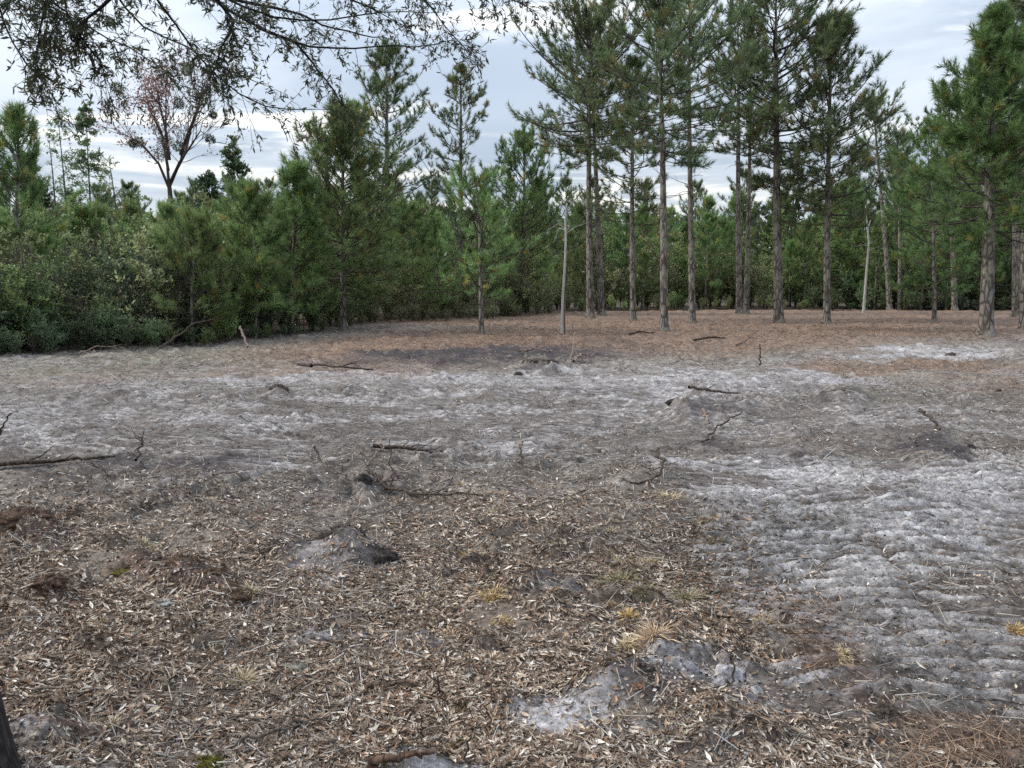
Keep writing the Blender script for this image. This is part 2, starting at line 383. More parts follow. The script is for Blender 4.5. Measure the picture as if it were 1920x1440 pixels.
def build_ground():
    NR, NA = 1020, 450
    inv = np.linspace(1 / 2.0, 1 / 62.0, NR)
    r = np.concatenate(([0.02, 0.5, 1.0, 1.4, 1.7, 1.85], 1 / inv, [70, 85, 110, 150, 220, 350, 600, 1100, 1900]))
    afine = np.linspace(math.radians(-41), math.radians(41), NA)
    a = np.concatenate((np.linspace(-math.pi, math.radians(-42), 60), afine, np.linspace(math.radians(42), math.pi, 60)[:-1]))
    Rr, A = np.meshgrid(r, a, indexing='ij')
    X, Y = Rr * np.sin(A), Rr * np.cos(A)
    x, y = X.ravel(), Y.ravel()
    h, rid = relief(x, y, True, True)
    px, py, sand, dark, straw, olive, litter = zones(x, y)
    n1 = fbm(x, y, 3.0, 4, 101); n2 = fbm(x * 0.7, y, 11, 3, 111); n3 = fbm(x, y, 0.5, 3, 121); n4 = fbm(x * 0.6, y, 26, 2, 131, 0.7)
    n5 = fbm(x * .55, y, 5.0, 4, 141, .6); c = np.empty((len(x), 3)); c[:] = (0.215, 0.19, 0.165)
    reds = np.zeros_like(px)
    for q_ in REDS: reds = np.maximum(reds, q_[5] * ell(px + 60 * (n1 - .5), py + 30 * (n2 - .5), *q_[:5]))
    reds = reds * (y > .5)
    def blend(m, col): 
        m = m[:, None]; c[:] = c * (1 - m) + np.asarray(col) * m
    blend(sstep(0.4, 0.7, n3) * 0.5, (0.24, 0.225, 0.215))
    blend(np.clip(olive * sstep(0.3, 0.6, n1), 0, 1) * 0.8, (0.155, 0.15, 0.095))
    blend(np.clip(straw * sstep(0.18, 0.55, n1 * 0.6 + n2 * 0.4 + 0.1), 0, 1), (0.205, 0.132, 0.092))
    blend(np.clip(litter, 0, 1) * 0.9 * sstep(.25, .5, n1 * .5 + n3 * .5 + .06), (0.165, 0.125, 0.096))
    s_ = np.clip(sand * sstep(0.36, 0.62, n1 * 0.35 + n2 * 0.3 + n5 * .35 + 0.07 + 0.2 * rid), 0, 1)
    near = np.maximum(np.maximum(ell(px, py, 1330, 1290, 300, 60, .22), ell(px, py, 1010, 1325, 170, 30, .05)), np.maximum(ell(px, py, 770, 1425, 110, 22, 0), .7 * ell(px, py, 700, 1220, 130, 18, 0)))
    s_ = np.maximum(s_, np.clip(near * sstep(.25, .45, n1 * .6 + n2 * .4) * .9, 0, 1) * (y > .5))
    blend(s_, (0.37, 0.355, 0.368))
    blend(np.clip(sand * sstep(0.52, 0.75, n2 * 0.6 + n4 * 0.4), 0, 1) * 0.5, (0.48, 0.465, 0.46))
    blend(sstep(.52, .66, n5) * .5 * (1 - .4 * litter), (0.11, 0.095, 0.085))
    n6 = fbm(x * .5, y, 1.6, 5, 151, .6); blend(sstep(.52, .62, n6) * .42 * (1 - .6 * litter) * (1 - straw), (0.14, 0.122, 0.11))
    n7 = fbm(x * .28, y * 1.2, 7, 4, 161, .65); open_ = (1 - litter) * (1 - straw)      # raked streaks of dry sand and dark humus
    blend(sstep(.54, .68, n7) * .55 * open_, (0.075, 0.06, 0.052)); blend(sstep(.46, .34, n7) * 0 + (1 - sstep(.36, .46, n7)) * .5 * open_ * sstep(.1, .6, sand + .2), (0.44, 0.425, 0.425))
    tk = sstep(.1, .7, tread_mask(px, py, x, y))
    blend(tk * (1 - sstep(.10, .38, rid)) * .85 * sstep(.15, .36, n1), (0.088, 0.071, 0.06))   # litter brown that also paints shade into the track troughs
    blend(sstep(.42, .85, rid) * (1 - litter * 0.4) * (.35 + .5 * sstep(.35, .55, n6)) * (1 - .45 * sstep(980, 1200, py)), (0.45, 0.43, 0.425))  # dry-sand tone that also paints light onto the ridge crests
    blend(reds * sstep(.25, .5, n1), (0.105, 0.062, 0.045))
    blend(np.clip(dark * sstep(0.22, 0.5, n1 * 0.5 + n2 * 0.5 + 0.05), 0, 1), (0.042, 0.036, 0.04))
    ey = np.interp(px, [p_ for p_, _ in EDGE], [q_ for _, q_ in EDGE])
    blend(np.where((y > 8) & (py > HOR), sstep(4, -3, 0 * px) * 0 + (1 - sstep(-6, 1, py - ey)), np.where(y > 8, 1., 0.)) * .85, (0.06, 0.047, 0.036))   # dark humus under the trees beyond the clearing
    # scattered dark and brown organic crumbs
    blend(sstep(0.60, 0.74, n2) * 0.6 * (1 - 0.5 * s_), (0.06, 0.048, 0.04))
    blend(sstep(0.62, 0.8, n4) * 0.4, (0.07, 0.058, 0.05))
    mb = MB()
    V = np.stack([x, y, h], 1); nr, na = len(r), len(a)
    i = np.arange(nr - 1)[:, None] * na; j = np.arange(na)[None, :]; j2 = (j + 1) % na
    Fq = np.stack([i + j, i + na + j, i + na + j2, i + j2], -1).reshape(-1, 4)[:, ::-1]
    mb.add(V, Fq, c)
    m, t, out = mat_new('ground_soil')
    att = t.node('ShaderNodeAttribute', attribute_name='tint')
    geo = t.node('ShaderNodeNewGeometry'); pos = geo.outputs['Position']
    ps = t.node('ShaderNodeMapping'); ps.inputs['Scale'].default_value = (0.7, 1.0, 1.0); t.l.new(pos, ps.inputs[0]); pm = ps.outputs[0]
    a1 = t.noise(pm, 22, 5, 0.7, 0.6); a2 = t.noise(pm, 85, 4, 0.7, 0.3); a3 = t.noise(pm, 4.5, 5, 0.65, 0.8)
    v = t.node('ShaderNodeTexVoronoi'); t.put(v.inputs['Vector'], t.vmath('ADD', pm, t.scale(t.node('ShaderNodeTexNoise').outputs[1], 0.0))); v.inputs['Scale'].default_value = 38
    vr = t.node('ShaderNodeSeparateColor'); t.l.new(v.outputs['Color'], vr.inputs[0])
    k = t.math('MULTIPLY', t.mapr(a1, 0.3, 0.7, 0.55, 1.5, False), t.mapr(a2, 0.3, 0.7, 0.7, 1.35, False))
    k = t.math('MULTIPLY', k, t.mapr(a3, 0.3, 0.7, 0.85, 1.15, False))
    k = t.math('MULTIPLY', k, t.mapr(vr.outputs[0], 0, 1, 0.75, 1.3, False))
    c2 = t.mix(1.0, att.outputs['Color'], t.xyz(k, k, k), 'MULTIPLY')
    b = t.node('ShaderNodeBsdfPrincipled'); t.put(b.inputs['Base Color'], c2); t.put(b.inputs['Roughness'], 0.85); t.put(b.inputs['Specular IOR Level'], 0.25)
    hh = t.math('ADD', t.math('MULTIPLY', a1, 0.9), t.math('MULTIPLY', a2, 0.35))
    bp = t.node('ShaderNodeBump'); bp.inputs['Strength'].default_value = 0.9; bp.inputs['Distance'].default_value = 0.035
    t.put(bp.inputs['Height'], hh); t.l.new(bp.outputs[0], b.inputs['Normal']); t.l.new(b.outputs[0], out.inputs[0])
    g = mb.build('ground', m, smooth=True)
    tag(g, 'rough cleared ground of grey sand, churned soil and crawler tracks', 'ground', kind='structure')
build_ground()


# ------------------------------------------------------------------ litter lying on the ground
GOLD, TAN, OLV, PINK = (.52, .37, .17), (.50, .41, .26), (.27, .235, .13), (.50, .37, .25)
TUFTS = [
 (885, 1022, 30, 24, GOLD, 'small upright golden tuft right of the dark soil hump'), (1020, 1080, 50, 26, GOLD, 'wide golden tuft just behind the twisted grey roots'),
 (922, 1124, 52, 22, GOLD, 'flat orange-gold tuft in front of the grey roots'), (1056, 1122, 36, 20, GOLD, 'compact gold tuft right of the flat orange-gold tuft'),
 (942, 1166, 50, 18, GOLD, 'flattened bright tuft below the flat orange-gold tuft'), (792, 1120, 56, 16, TAN, 'pale wispy tuft at centre left of the orange-gold tuft'),
 (656, 1164, 36, 14, PINK, 'little pinkish tuft on the leaves left of centre'), (842, 1204, 52, 22, PINK, 'pinkish tuft with a dark stem beside the grey sand patch'),
 (1157, 1044, 46, 24, TAN, 'dull tan tuft left of the olive clumps'), (1215, 1036, 40, 24, TAN, 'tan tuft with reddish stems behind the olive clumps'),
 (1285, 1112, 38, 44, OLV, 'tall olive green clump at the edge of the crawler tracks'), (1168, 1085, 54, 40, OLV, 'broad brownish olive clump in the middle right'),
 (1226, 1222, 48, 38, PINK, 'fuzzy pinkish tuft beside the broken stub'), (1180, 1215, 34, 30, TAN, 'leaning tan tuft left of the fuzzy pinkish tuft'),
 (456, 1270, 44, 34, TAN, 'pale spiky tuft near the bent white twig'), (1434, 1156, 56, 16, GOLD, 'low golden mat on the edge of the track ridges'),
 (924, 1242, 30, 20, PINK, 'small tan tuft below the white sand patch'), (210, 1350, 34, 26, TAN, 'pale tuft nearest the bottom left corner'),
 (165, 1345, 34, 26, TAN, 'pale tuft just left of another at the bottom left'), (1905, 1180, 44, 20, GOLD, 'gold tuft cut by the right edge'),
 (1140, 984, 40, 16, TAN, 'faint tan tuft in the middle distance'), (1346, 1006, 44, 16, OLV, 'olive tuft beside the track right of centre'),
 (1150, 1136, 34, 14, GOLD, 'thin gold tuft above the dark leaf patch'), (276, 1016, 44, 14, TAN, 'flat tan tuft behind the brown ridge at left'),
 (1180, 1156, 26, 22, GOLD, 'upright gold tuft between leaf patch and olive clump'), (1255, 935, 44, 22, TAN, 'straw coloured tuft in front of the hooked branch'),
 (190, 1182, 50, 18, TAN, 'tan tuft left of the grey lichen piece'), (470, 1120, 36, 22, TAN, 'pale tuft on the right end of the brown ridge'),
 (570, 1160, 40, 12, PINK, 'flat pinkish tuft left of centre above the sand'), (1575, 1247, 26, 22, TAN, 'dry tuft among the track ridges at lower right'),
 (1330, 975, 40, 14, GOLD, 'thin gold tuft where the tracks begin'), (340, 1295, 46, 14, TAN, 'flattened tan grass on the long pale stalk'),
 (1100, 1105, 30, 14, OLV, 'small olive tuft between the gold tuft and olive clumps'), (1205, 1125, 40, 20, OLV, 'dark olive tuft below the broad olive clump'),
 (870, 905, 44, 12, TAN, 'tan tuft behind the tip of the forked branch'), (930, 925, 40, 12, PINK, 'faint tuft at the tip of the forked branch'), (925, 960, 30, 12, TAN, 'tiny tan tuft in front of the forked branch tip')]
TUFT_SPOTS = [(t_[0], t_[1]) for t_ in TUFTS]
def sample_ground(rng, n, rmin, rmax, power=1.0, amax=40):
    """random ground points whose density falls with distance"""
    a = np.radians(rng.uniform(-amax, amax, n)); u = rng.random(n)
    if abs(power) < 1e-6: r = rmin * (rmax / rmin) ** u
    else: r = (rmin ** power + u * (rmax ** power - rmin ** power)) ** (1 / power)
    return r * np.sin(a), r * np.cos(a), r
def ground_frames(x, y, rng, tilt):
    e = 0.04
    h0 = height(x, y); hx = (height(x + e, y) - h0) / e; hy = (height(x, y + e) - h0) / e
    N = np.stack([-np.clip(hx, -.8, .8), -np.clip(hy, -.8, .8), np.ones_like(x)], 1) + rng.normal(size=(len(x), 3)) * tilt[:, None]
    N = norm(N); az = rng.uniform(0, 2 * np.pi, len(x))
    D = np.stack([np.cos(az), np.sin(az), np.zeros_like(az)], 1)
    D = norm(D - N * np.sum(D * N, 1, keepdims=True)); return h0, N, D, np.cross(N, D)
def leaf_mesh(mb, P, N, D, S, L, W, curl, col):
    n = len(P); e = lambda q: q[:, None]
    B = P - D * e(L * .5); T = P + D * e(L * .5) + N * e(L * curl * .6)
    C_ = P - N * e(W * .25); Lf = P + S * e(W * .5) + N * e(W * curl); Rt = P - S * e(W * .5) + N * e(W * curl)
    V = np.stack([B, Lf, Rt, T, C_], 1).reshape(-1, 3)
    o = (np.arange(n) * 5)[:, None]
    Fc = np.concatenate([o + np.array([[0, 2, 4]]), o + np.array([[0, 4, 1]]), o + np.array([[4, 2, 3]]), o + np.array([[4, 3, 1]])])
    mb.add(V, Fc, np.repeat(col, 5, axis=0))

def build_litter():
    rng = np.random.default_rng(5)
    x, y, r = sample_ground(rng, 480000, 2.1, 17, -0.35)
    px, py, sand, dark, straw, olive, litter = zones(x, y)
    clump = fbm(x, y, 1.7, 3, 201)
    rd_ = 0 * px
    for q_ in REDS: rd_ = np.maximum(rd_, q_[5] * ell(px, py, *q_[:5]))
    p = (0.08 + 0.92 * litter) * np.clip(1 - 1.25 * sand, .04, 1) * (1 - .7 * rd_) * (1 - .8 * dark) * sstep(0.3, 0.62, clump + 0.1)
    for (a_, b_) in TUFT_SPOTS:
        q_ = onground(a_, b_ - 4); p = p * np.where((x - float(q_[0])) ** 2 + (y - float(q_[1])) ** 2 < (.012 * float(q_[1]) + .03) ** 2, .15, 1)
    keep = rng.random(len(x)) < p * np.where(r > 9, 0.6, 1)
    x, y, r = x[keep], y[keep], r[keep]; n = len(x)
    h0, N, D, S = ground_frames(x, y, rng, 0.24 * np.ones(n))
    L = (0.012 + 0.038 * rng.random(n) ** 1.8) * (1 + 0.045 * r); W = L * np.where(rng.random(n) < .12, rng.uniform(.38, .55, n), rng.uniform(0.16, 0.34, n))
    P = np.stack([x, y, h0 + rng.uniform(0.002, 0.016, n)], 1)
    pal = np.array([(0.115, 0.078, 0.056), (0.21, 0.148, 0.106), (0.31, 0.23, 0.168), (0.41, 0.325, 0.245), (0.52, 0.44, 0.35), (0.68, 0.62, 0.55), (0.28, 0.165, 0.105)])
    ci = rng.choice(7, n, p=[.18, .20, .17, .15, .13, .11, .06]); col = pal[ci] * rng.uniform(0.75, 1.25, (n, 1))
    mb = MB(); leaf_mesh(mb, P, N, D, S, L, W, rng.uniform(0.02, 0.35, n), col)
    tag(mb.build('leaf_litter', M_LITTER), 'brown and pale fallen oak leaves covering the near ground', 'fallen leaves', kind='stuff')
    # crumbs of bark, leaf and soil
    x, y, r = sample_ground(rng, 170000, 2.1, 22, -0.2)
    px, py, sand, dark, straw, olive, litter = zones(x, y)
    keep = rng.random(len(x)) < (.3 + .7 * litter) * (1 - .4 * sand) * sstep(.3, .6, fbm(x, y, 2.3, 3, 241) + .08)
    x, y, r = x[keep], y[keep], r[keep]; n = len(x)
    h0, N, D, S = ground_frames(x, y, rng, 0.5 * np.ones(n)); L = rng.uniform(.008, .02, n)[:, None] * (1 + .07 * r[:, None]); P = np.stack([x, y, h0 + .006], 1)
    pal = np.array([(.05, .036, .028), (.12, .085, .06), (.3, .24, .19), (.45, .41, .37), (.2, .15, .11)]); col = pal[rng.integers(0, 5, n)] * rng.uniform(.7, 1.3, (n, 1))
    V = np.stack([P - D * L * .5, P + S * L * .3 + N * L * .12, P + D * L * .5, P - S * L * .28], 1).reshape(-1, 3)
    mb = MB(); mb.add(V, (np.arange(n) * 4)[:, None] + np.array([[0, 3, 2, 1]]), np.repeat(col, 4, 0))
    tag(mb.build('soil_crumbs', M_CHIP), 'small crumbs of bark and leaf scattered over the ground', 'crumbs', kind='stuff')
    # splinters, chopped stems and twigs
    x, y, r = sample_ground(rng, 120000, 2.1, 34, -0.1)
    px, py, sand, dark, straw, olive, litter = zones(x, y)
    p = (0.8 - 0.5 * sand - 0.35 * litter) * sstep(0.3, 0.6, fbm(x, y, 0.9, 3, 221) + 0.1) * (1 - 0.6 * tread_mask(px, py, x, y)) * (1 - .85 * dark) * np.where(r > 9, .6, 1)
    keep = rng.random(len(x)) < p
    x, y, r = x[keep], y[keep], r[keep]; n = len(x); straw = straw[keep]
    h0, N, D, S = ground_frames(x, y, rng, 0.14 * np.ones(n))
    L = (0.02 + 0.14 * rng.random(n) ** 2.2) * (0.8 + 0.085 * r); R = rng.uniform(0.0012, 0.003, n) * (0.75 + 0.085 * r)
    bend = rng.normal(size=(n, 1)) * 0.15 * L[:, None]
    P0 = np.stack([x, y, h0 + R + rng.uniform(0, .02, n)], 1)
    paths = np.stack([P0 - D * L[:, None] * .5, P0 + S * bend + D * L[:, None] * .5], 1)
    pal = np.array([(0.30, 0.28, 0.26), (0.20, 0.175, 0.155), (0.08, 0.065, 0.055), (0.36, 0.31, 0.25), (0.05, 0.042, 0.038), (0.15, 0.11, 0.085), (0.45, 0.42, 0.38)])
    col = pal[rng.choice(7, n, p=[.2, .2, .2, .12, .12, .1, .06])] * rng.uniform(0.7, 1.2, (n, 1))
    col = col * (1 - 0.5 * straw[:, None]) + np.array([0.22, 0.13, 0.085]) * 0.5 * straw[:, None]
    mb = MB(); tubes(paths, np.stack([R, R * .5], 1), 3, mb, col)
    tag(mb.build('wood_debris', M_CHIP), 'grey and brown chopped twigs strewn over the cleared sand', 'wood debris', kind='stuff')
    # pine straw: long thin needles in the reddish areas
    x, y, r = sample_ground(rng, 130000, 2.2, 40, 0.15)
    px, py, sand, dark, straw, olive, litter = zones(x, y)
    keep = rng.random(len(x)) < (straw * sstep(.2, .6, straw) * 0.9 + 0.012) * (1 - 0.75 * sand) * (1 - .9 * dark) * sstep(.25, .55, fbm(x, y, 1.2, 3, 231) + .08)
    x, y, r = x[keep], y[keep], r[keep]; n = len(x)
    h0, N, D, S = ground_frames(x, y, rng, 0.2 * np.ones(n))
    L = rng.uniform(0.14, 0.24, n) * (1 + .02 * r); W = rng.uniform(0.0007, 0.0014, n) * (1 + 0.17 * r)
    P0 = np.stack([x, y, h0 + rng.uniform(0.003, .03, n)], 1)
    b = rng.normal(size=(n, 1)) * 0.12 * L[:, None]
    A, Cc, Bq = P0 - D * L[:, None] * .5, P0 + S * b + N * 0.008, P0 + D * L[:, None] * .5
    ww = S * W[:, None]
    V = np.stack([A, Cc + ww, Cc - ww, Bq], 1).reshape(-1, 3); o = (np.arange(n) * 4)[:, None]
    pal = np.array([(0.26, 0.16, 0.10), (0.18, 0.105, 0.068), (0.34, 0.24, 0.155), (0.10, 0.062, 0.045)])
    col = np.repeat(pal[rng.integers(0, 4, n)] * rng.uniform(0.8, 1.2, (n, 1)), 4, axis=0)
    mb = MB(); mb.add(V, np.concatenate([o + np.array([[0, 2, 1]]), o + np.array([[1, 2, 3]])]), col)
    tag(mb.build('pine_straw', M_STRAW), 'reddish brown pine needles spread under the pines', 'pine straw', kind='stuff')
build_litter()


# ------------------------------------------------------------------ tree builders (geometry only, in local metres, base at origin)
def trunk_path(rng, H, lean=(0, 0), bow=0.15, n=18):
    t = np.linspace(0, 1, n)
    ph = rng.uniform(0, 6.28, 2)
    x = lean[0] * t + bow * (np.sin(t * 3.1 + ph[0]) - math.sin(ph[0])) * 0.6 * t
    y = lean[1] * t + bow * (np.sin(t * 2.7 + ph[1]) - math.sin(ph[1])) * 0.6 * t
    return np.stack([x, y, t * H], 1)
def on_path(Pt, H, h):
    return np.stack([np.interp(h, Pt[:, 2], Pt[:, k]) for k in range(3)], -1)

def needles(mb, P, A, rng, per, ln, wd, col):
    """tufts: P (K,3) base points, A (K,3) axes, per needles each"""
    K = len(P); n = K * per
    Ax = np.repeat(A, per, axis=0); Pb = np.repeat(P, per, axis=0)
    u = rng.random((n, 1)); Pb = Pb + Ax * (u - 0.8) * ln * 0.9
    th = np.radians(rng.uniform(15, 62, (n, 1))) * (1.15 - 0.45 * u)
    Q = perp(Ax, rng); D = norm(Ax * np.cos(th) + Q * np.sin(th))
    L = ln * rng.uniform(0.75, 1.15, (n, 1)); S = perp(D, rng) * wd * 0.5
    V = np.stack([Pb - S, Pb + S, Pb + D * L], 1).reshape(-1, 3)
    Fc = (np.arange(n) * 3)[:, None] + np.array([[0, 1, 2]])
    c = np.repeat(np.repeat(col, per, axis=0) * rng.uniform(0.8, 1.2, (n, 1)), 3, axis=0)
    mb.add(V, Fc, c)

def pine_geo(seed, H, r0, cb, R, nbr=90, sub=6, per=22, prof=(0.75, 0.25), lean=(0, 0), bias=(0, 0), tuft=0.24, wd=0.013,
             elev=(-4, 50), dead=14, tufts_per=2, bow=0.15, droop=0.0, sparse=0.0, sides=9, dark=0.0):
    rng = np.random.default_rng(seed)
    Pt = trunk_path(rng, H, lean, bow)
    tr, br, cr = MB(), MB(), MB()
    tt = np.linspace(0, 1, len(Pt)); Rt = r0 * (1 - tt) ** 0.75 * 0.93 + 0.02 + r0 * 0.4 * np.exp(-tt * H / 0.5)
    # denser rings near the foot
    low = np.array([0, .12, .3, .6, 1.0]); zz = np.concatenate([[-.25], low, Pt[1:, 2][Pt[1:, 2] > 1.05]]); Pz = on_path(Pt, H, np.maximum(zz, 0)); Pz[:, 2] = zz
    Rz = np.interp(zz, Pt[:, 2], r0 * (1 - tt) ** 0.75 * 0.93 + 0.02) + r0 * 0.55 * np.exp(-np.maximum(zz, 0) / 0.16)
    tubes(Pz[None], Rz[None], sides, tr, (1, 1, 1))
    u = (np.arange(nbr) + rng.uniform(0, 1, nbr)) / nbr
    whorl = np.round(u * nbr / 4) / (nbr / 4); u = np.clip(whorl * 0.75 + u * 0.25 + rng.normal(size=nbr) * 0.006, 0, 0.985)
    t = u; h = H * (cb + (1 - cb) * t)
    az = np.arange(nbr) * 2.39996 + rng.normal(size=nbr) * 0.5
    pk = (prof[1] / (prof[0] + prof[1])) if prof[1] > 0 else 0
    nm = ((1 - pk) ** prof[0]) * (pk + 0.03) ** prof[1]
    Lb = R * ((1 - t) ** prof[0]) * ((t + 0.03) ** prof[1]) / nm * rng.uniform(0.38, 1.15, nbr)
    Lb = Lb * (1 + bias[0] * np.cos(az) + bias[1] * np.sin(az)) + 0.18
    el = np.radians(elev[0] + (elev[1] - elev[0]) * t ** 0.8 + rng.normal(size=nbr) * 9)
    N = 6; s = np.linspace(0, 1, N)
    e2 = el[:, None] + (0.5 * s[None, :] - droop * (1 - s[None, :]))
    step = Lb[:, None] / (N - 1)
    wob = az[:, None] + np.cumsum(rng.normal(size=(nbr, N)) * 0.13, 1)
    dx, dy, dz = np.cos(wob) * np.cos(e2) * step, np.sin(wob) * np.cos(e2) * step, np.sin(e2) * step
    base = on_path(Pt, H, h)
    Pb = base[:, None, :] + np.concatenate([np.zeros((nbr, 1, 3)), np.cumsum(np.stack([dx, dy, dz], -1), 1)[:, :-1]], 1)
    rb = np.clip(0.010 * Lb + 0.006, 0.008, r0 * 0.5)[:, None] * np.linspace(1, 0.35, N)[None]
    tubes(Pb, rb, 4, br, (1, 1, 1))
    # side shoots
    K = nbr * sub
    bi = np.repeat(np.arange(nbr), sub); sp = np.tile(np.linspace(0.32, 1.0, sub), nbr) + rng.normal(size=K) * 0.04
    sp = np.clip(sp, 0.2, 0.995); f = sp * (N - 1); i0 = np.clip(np.floor(f).astype(int), 0, N - 2); fr = (f - i0)[:, None]
    A0 = Pb[bi, i0] * (1 - fr) + Pb[bi, i0 + 1] * fr; T0 = norm(Pb[bi, i0 + 1] - Pb[bi, i0])
    side = norm(np.cross(T0, np.array([0, 0, 1.0]))) * np.tile([1, -1], K)[:K, None]
    ang = np.radians(rng.uniform(25, 62, (K, 1))) * (1 - 0.75 * (sp[:, None] > 0.93))
    Ds = norm(T0 * np.cos(ang) + side * np.sin(ang) + np.array([0, 0, 1.0]) * rng.uniform(0.0, 0.55, (K, 1)) + rng.normal(size=(K, 3)) * 0.12)
    Ls = (Lb[bi] * 0.36 * (1.25 - sp) + 0.16) * rng.uniform(0.7, 1.25, K)
    De = norm(Ds + np.array([0, 0, 0.45])); Pm = A0 + Ds * Ls[:, None] * 0.5; Pe = Pm + De * Ls[:, None] * 0.5
    alive = rng.random(K) > sparse
    tubes(np.stack([A0, Pe], 1), np.clip(0.006 + 0.006 * Ls[:, None], 0, .02) * np.array([[1, .5]]), 3, br, (1, 1, 1))
    pos, ax = [Pe[alive]], [De[alive]]
    if tufts_per > 1: pos.append(Pm[alive] + rng.normal(size=(alive.sum(), 3)) * .03); ax.append(norm(Ds + rng.normal(size=Ds.shape) * .35)[alive])
    for q in range(tufts_per - 2):
        w = rng.uniform(0.3, 1, (alive.sum(), 1)); off = perp(Ds[alive], rng) * rng.uniform(0.08, 0.3, (alive.sum(), 1))
        pos.append(A0[alive] * (1 - w) + Pe[alive] * w + off); ax.append(norm(off / .2 + De[alive] * 0.9))
    pos.append(Pb[:, -1]); ax.append(norm(Pb[:, -1] - Pb[:, -2]))
    pos.append(Pt[-1:]); ax.append(np.array([[0, 0, 1.0]]))
    pos, ax = np.concatenate(pos), np.concatenate(ax)
    cvar = rng.uniform(0.5, 1.4, (len(pos), 1)) * (1 - dark * 0.5)
    warm = (rng.random((len(pos), 1)) < 0.06)
    col = np.where(warm, np.array([1.9, 1.1, 0.8]), np.array([1.0, 1.0, 1.0])) * cvar * np.array([1, 1, 1]) + rng.normal(size=(len(pos), 3)) * 0.03
    needles(cr, pos, ax, rng, per, tuft, wd, np.clip(col, 0.05, 3))
    # bare dead branches under the crown
    if dead:
        hd = H * cb * rng.uniform(0.35, 1.12, dead); azd = rng.uniform(0, 6.28, dead); ld = rng.uniform(0.3, 1.5, dead) * (0.5 + R * 0.25) * (hd / (H * cb))
        b0 = on_path(Pt, H, hd); ed = rng.uniform(-0.25, 0.35, dead)
        dd = np.stack([np.cos(azd) * np.cos(ed), np.sin(azd) * np.cos(ed), np.sin(ed)], -1)
        m1 = b0 + dd * ld[:, None] * .5 + rng.normal(size=(dead, 3)) * .05; m2 = m1 + norm(dd + rng.normal(size=(dead, 3)) * .25) * ld[:, None] * .5
        tubes(np.stack([b0, m1, m2], 1), np.array([[.016, .011, .005]]) * np.ones((dead, 1)), 4, br, (0.9, .9, .9))
        b1 = m1; m3 = b1 + norm(dd + rng.normal(size=(dead, 3)) * .5) * ld[:, None] * .35
        tubes(np.stack([b1, m3], 1), np.array([[.007, .003]]) * np.ones((dead, 1)), 3, br, (0.9, .9, .9))
    return tr, br, cr

def put_pine(geo, loc, label, group=None, mn=None, rz=0.0, name='pine_tree'):
    tr, br, cr = geo
    e = empty(name, loc, rz); tag(e, label, 'tree', group)
    tr.build('trunk', M_PINEBARK, e, True); br.build('branches', M_TWIG, e, True); cr.build('crown', mn or M_NEEDLE, e)
    return e

def diamond(mb, P, D, N, L, W, col):
    S = norm(np.cross(D, N)); n = len(P); L = L[:, None]; W = W[:, None]
    V = np.stack([P, P + D * L * .5 + S * W * .5, P + D * L, P + D * L * .5 - S * W * .5], 1).reshape(-1, 3)
    mb.add(V, (np.arange(n) * 4)[:, None] + np.array([[0, 1, 2, 3]]), np.repeat(col, 4, axis=0))

def shrub_geo(seed, H, R, stems=14, twigs=420, per=12, leaf=0.075, low=0.05, top=1.0, bare=0.0, stem_r=0.014):
    """many-stemmed shrub: stems fan out from the base, twigs carry small leaves"""
    rng = np.random.default_rng(seed); st, fo = MB(), MB()
    N = 7; s = np.linspace(0, 1, N)
    az = rng.uniform(0, 6.28, stems); out = R * rng.uniform(0.15, 0.95, stems); hh = H * rng.uniform(0.6, 1.0, stems) * (1 - 0.25 * (out / R) ** 2)
    P = np.stack([np.cos(az)[:, None] * out[:, None] * s ** 1.3, np.sin(az)[:, None] * out[:, None] * s ** 1.3, hh[:, None] * s ** 0.85], -1)
    P = P + np.cumsum(rng.normal(size=P.shape) * 0.025 * H * 0.3, 1) * s[None, :, None]
    P[:, 0, 2] -= 0.1
    tubes(P, stem_r * H ** .5 * np.linspace(1, .25, N)[None] * rng.uniform(.6, 1.2, (stems, 1)), 4, st, (1, 1, 1))
    bi = rng.integers(0, stems, twigs); sp = low + (top - low) * rng.random(twigs) ** 0.75; f = sp * (N - 1); i0 = np.clip(f.astype(int), 0, N - 2); fr = (f - i0)[:, None]
    A0 = P[bi, i0] * (1 - fr) + P[bi, i0 + 1] * fr
    rad = A0.copy(); rad[:, 2] *= 0.3; D = norm(norm(rad) * 0.7 + rng.normal(size=(twigs, 3)) * 0.75 + np.array([0, 0, .35]))
    L = rng.uniform(0.12, 0.42, twigs)[:, None] * (0.4 + 0.6 * R); A1 = A0 + D * L
    tubes(np.stack([A0, A1], 1), np.array([[.005, .002]]) * np.ones((twigs, 1)), 3, st, (1, 1, 1))
    keep = rng.random(twigs) >= bare; A0, A1, D, L = A0[keep], A1[keep], D[keep], L[keep]; k = len(A0)
    w = rng.uniform(0.15, 1.1, (k * per, 1)); b0 = np.repeat(A0, per, 0) * (1 - w) + np.repeat(A1, per, 0) * w
    Dl = norm(np.repeat(D, per, 0) * .7 + rng.normal(size=b0.shape) * .8); Nl = norm(rng.normal(size=b0.shape) * .7 + np.array([0, 0, 1.0]))
    tint = np.repeat(rng.uniform(0.65, 1.3, (k, 1)), per, 0) * rng.uniform(.75, 1.3, (k * per, 1)) * np.array([[1, 1, 1]])
    LL = leaf * rng.uniform(.6, 1.2, k * per)
    diamond(fo, b0, Dl, Nl, LL, LL * rng.uniform(.35, .6, k * per), tint)
    return st, fo

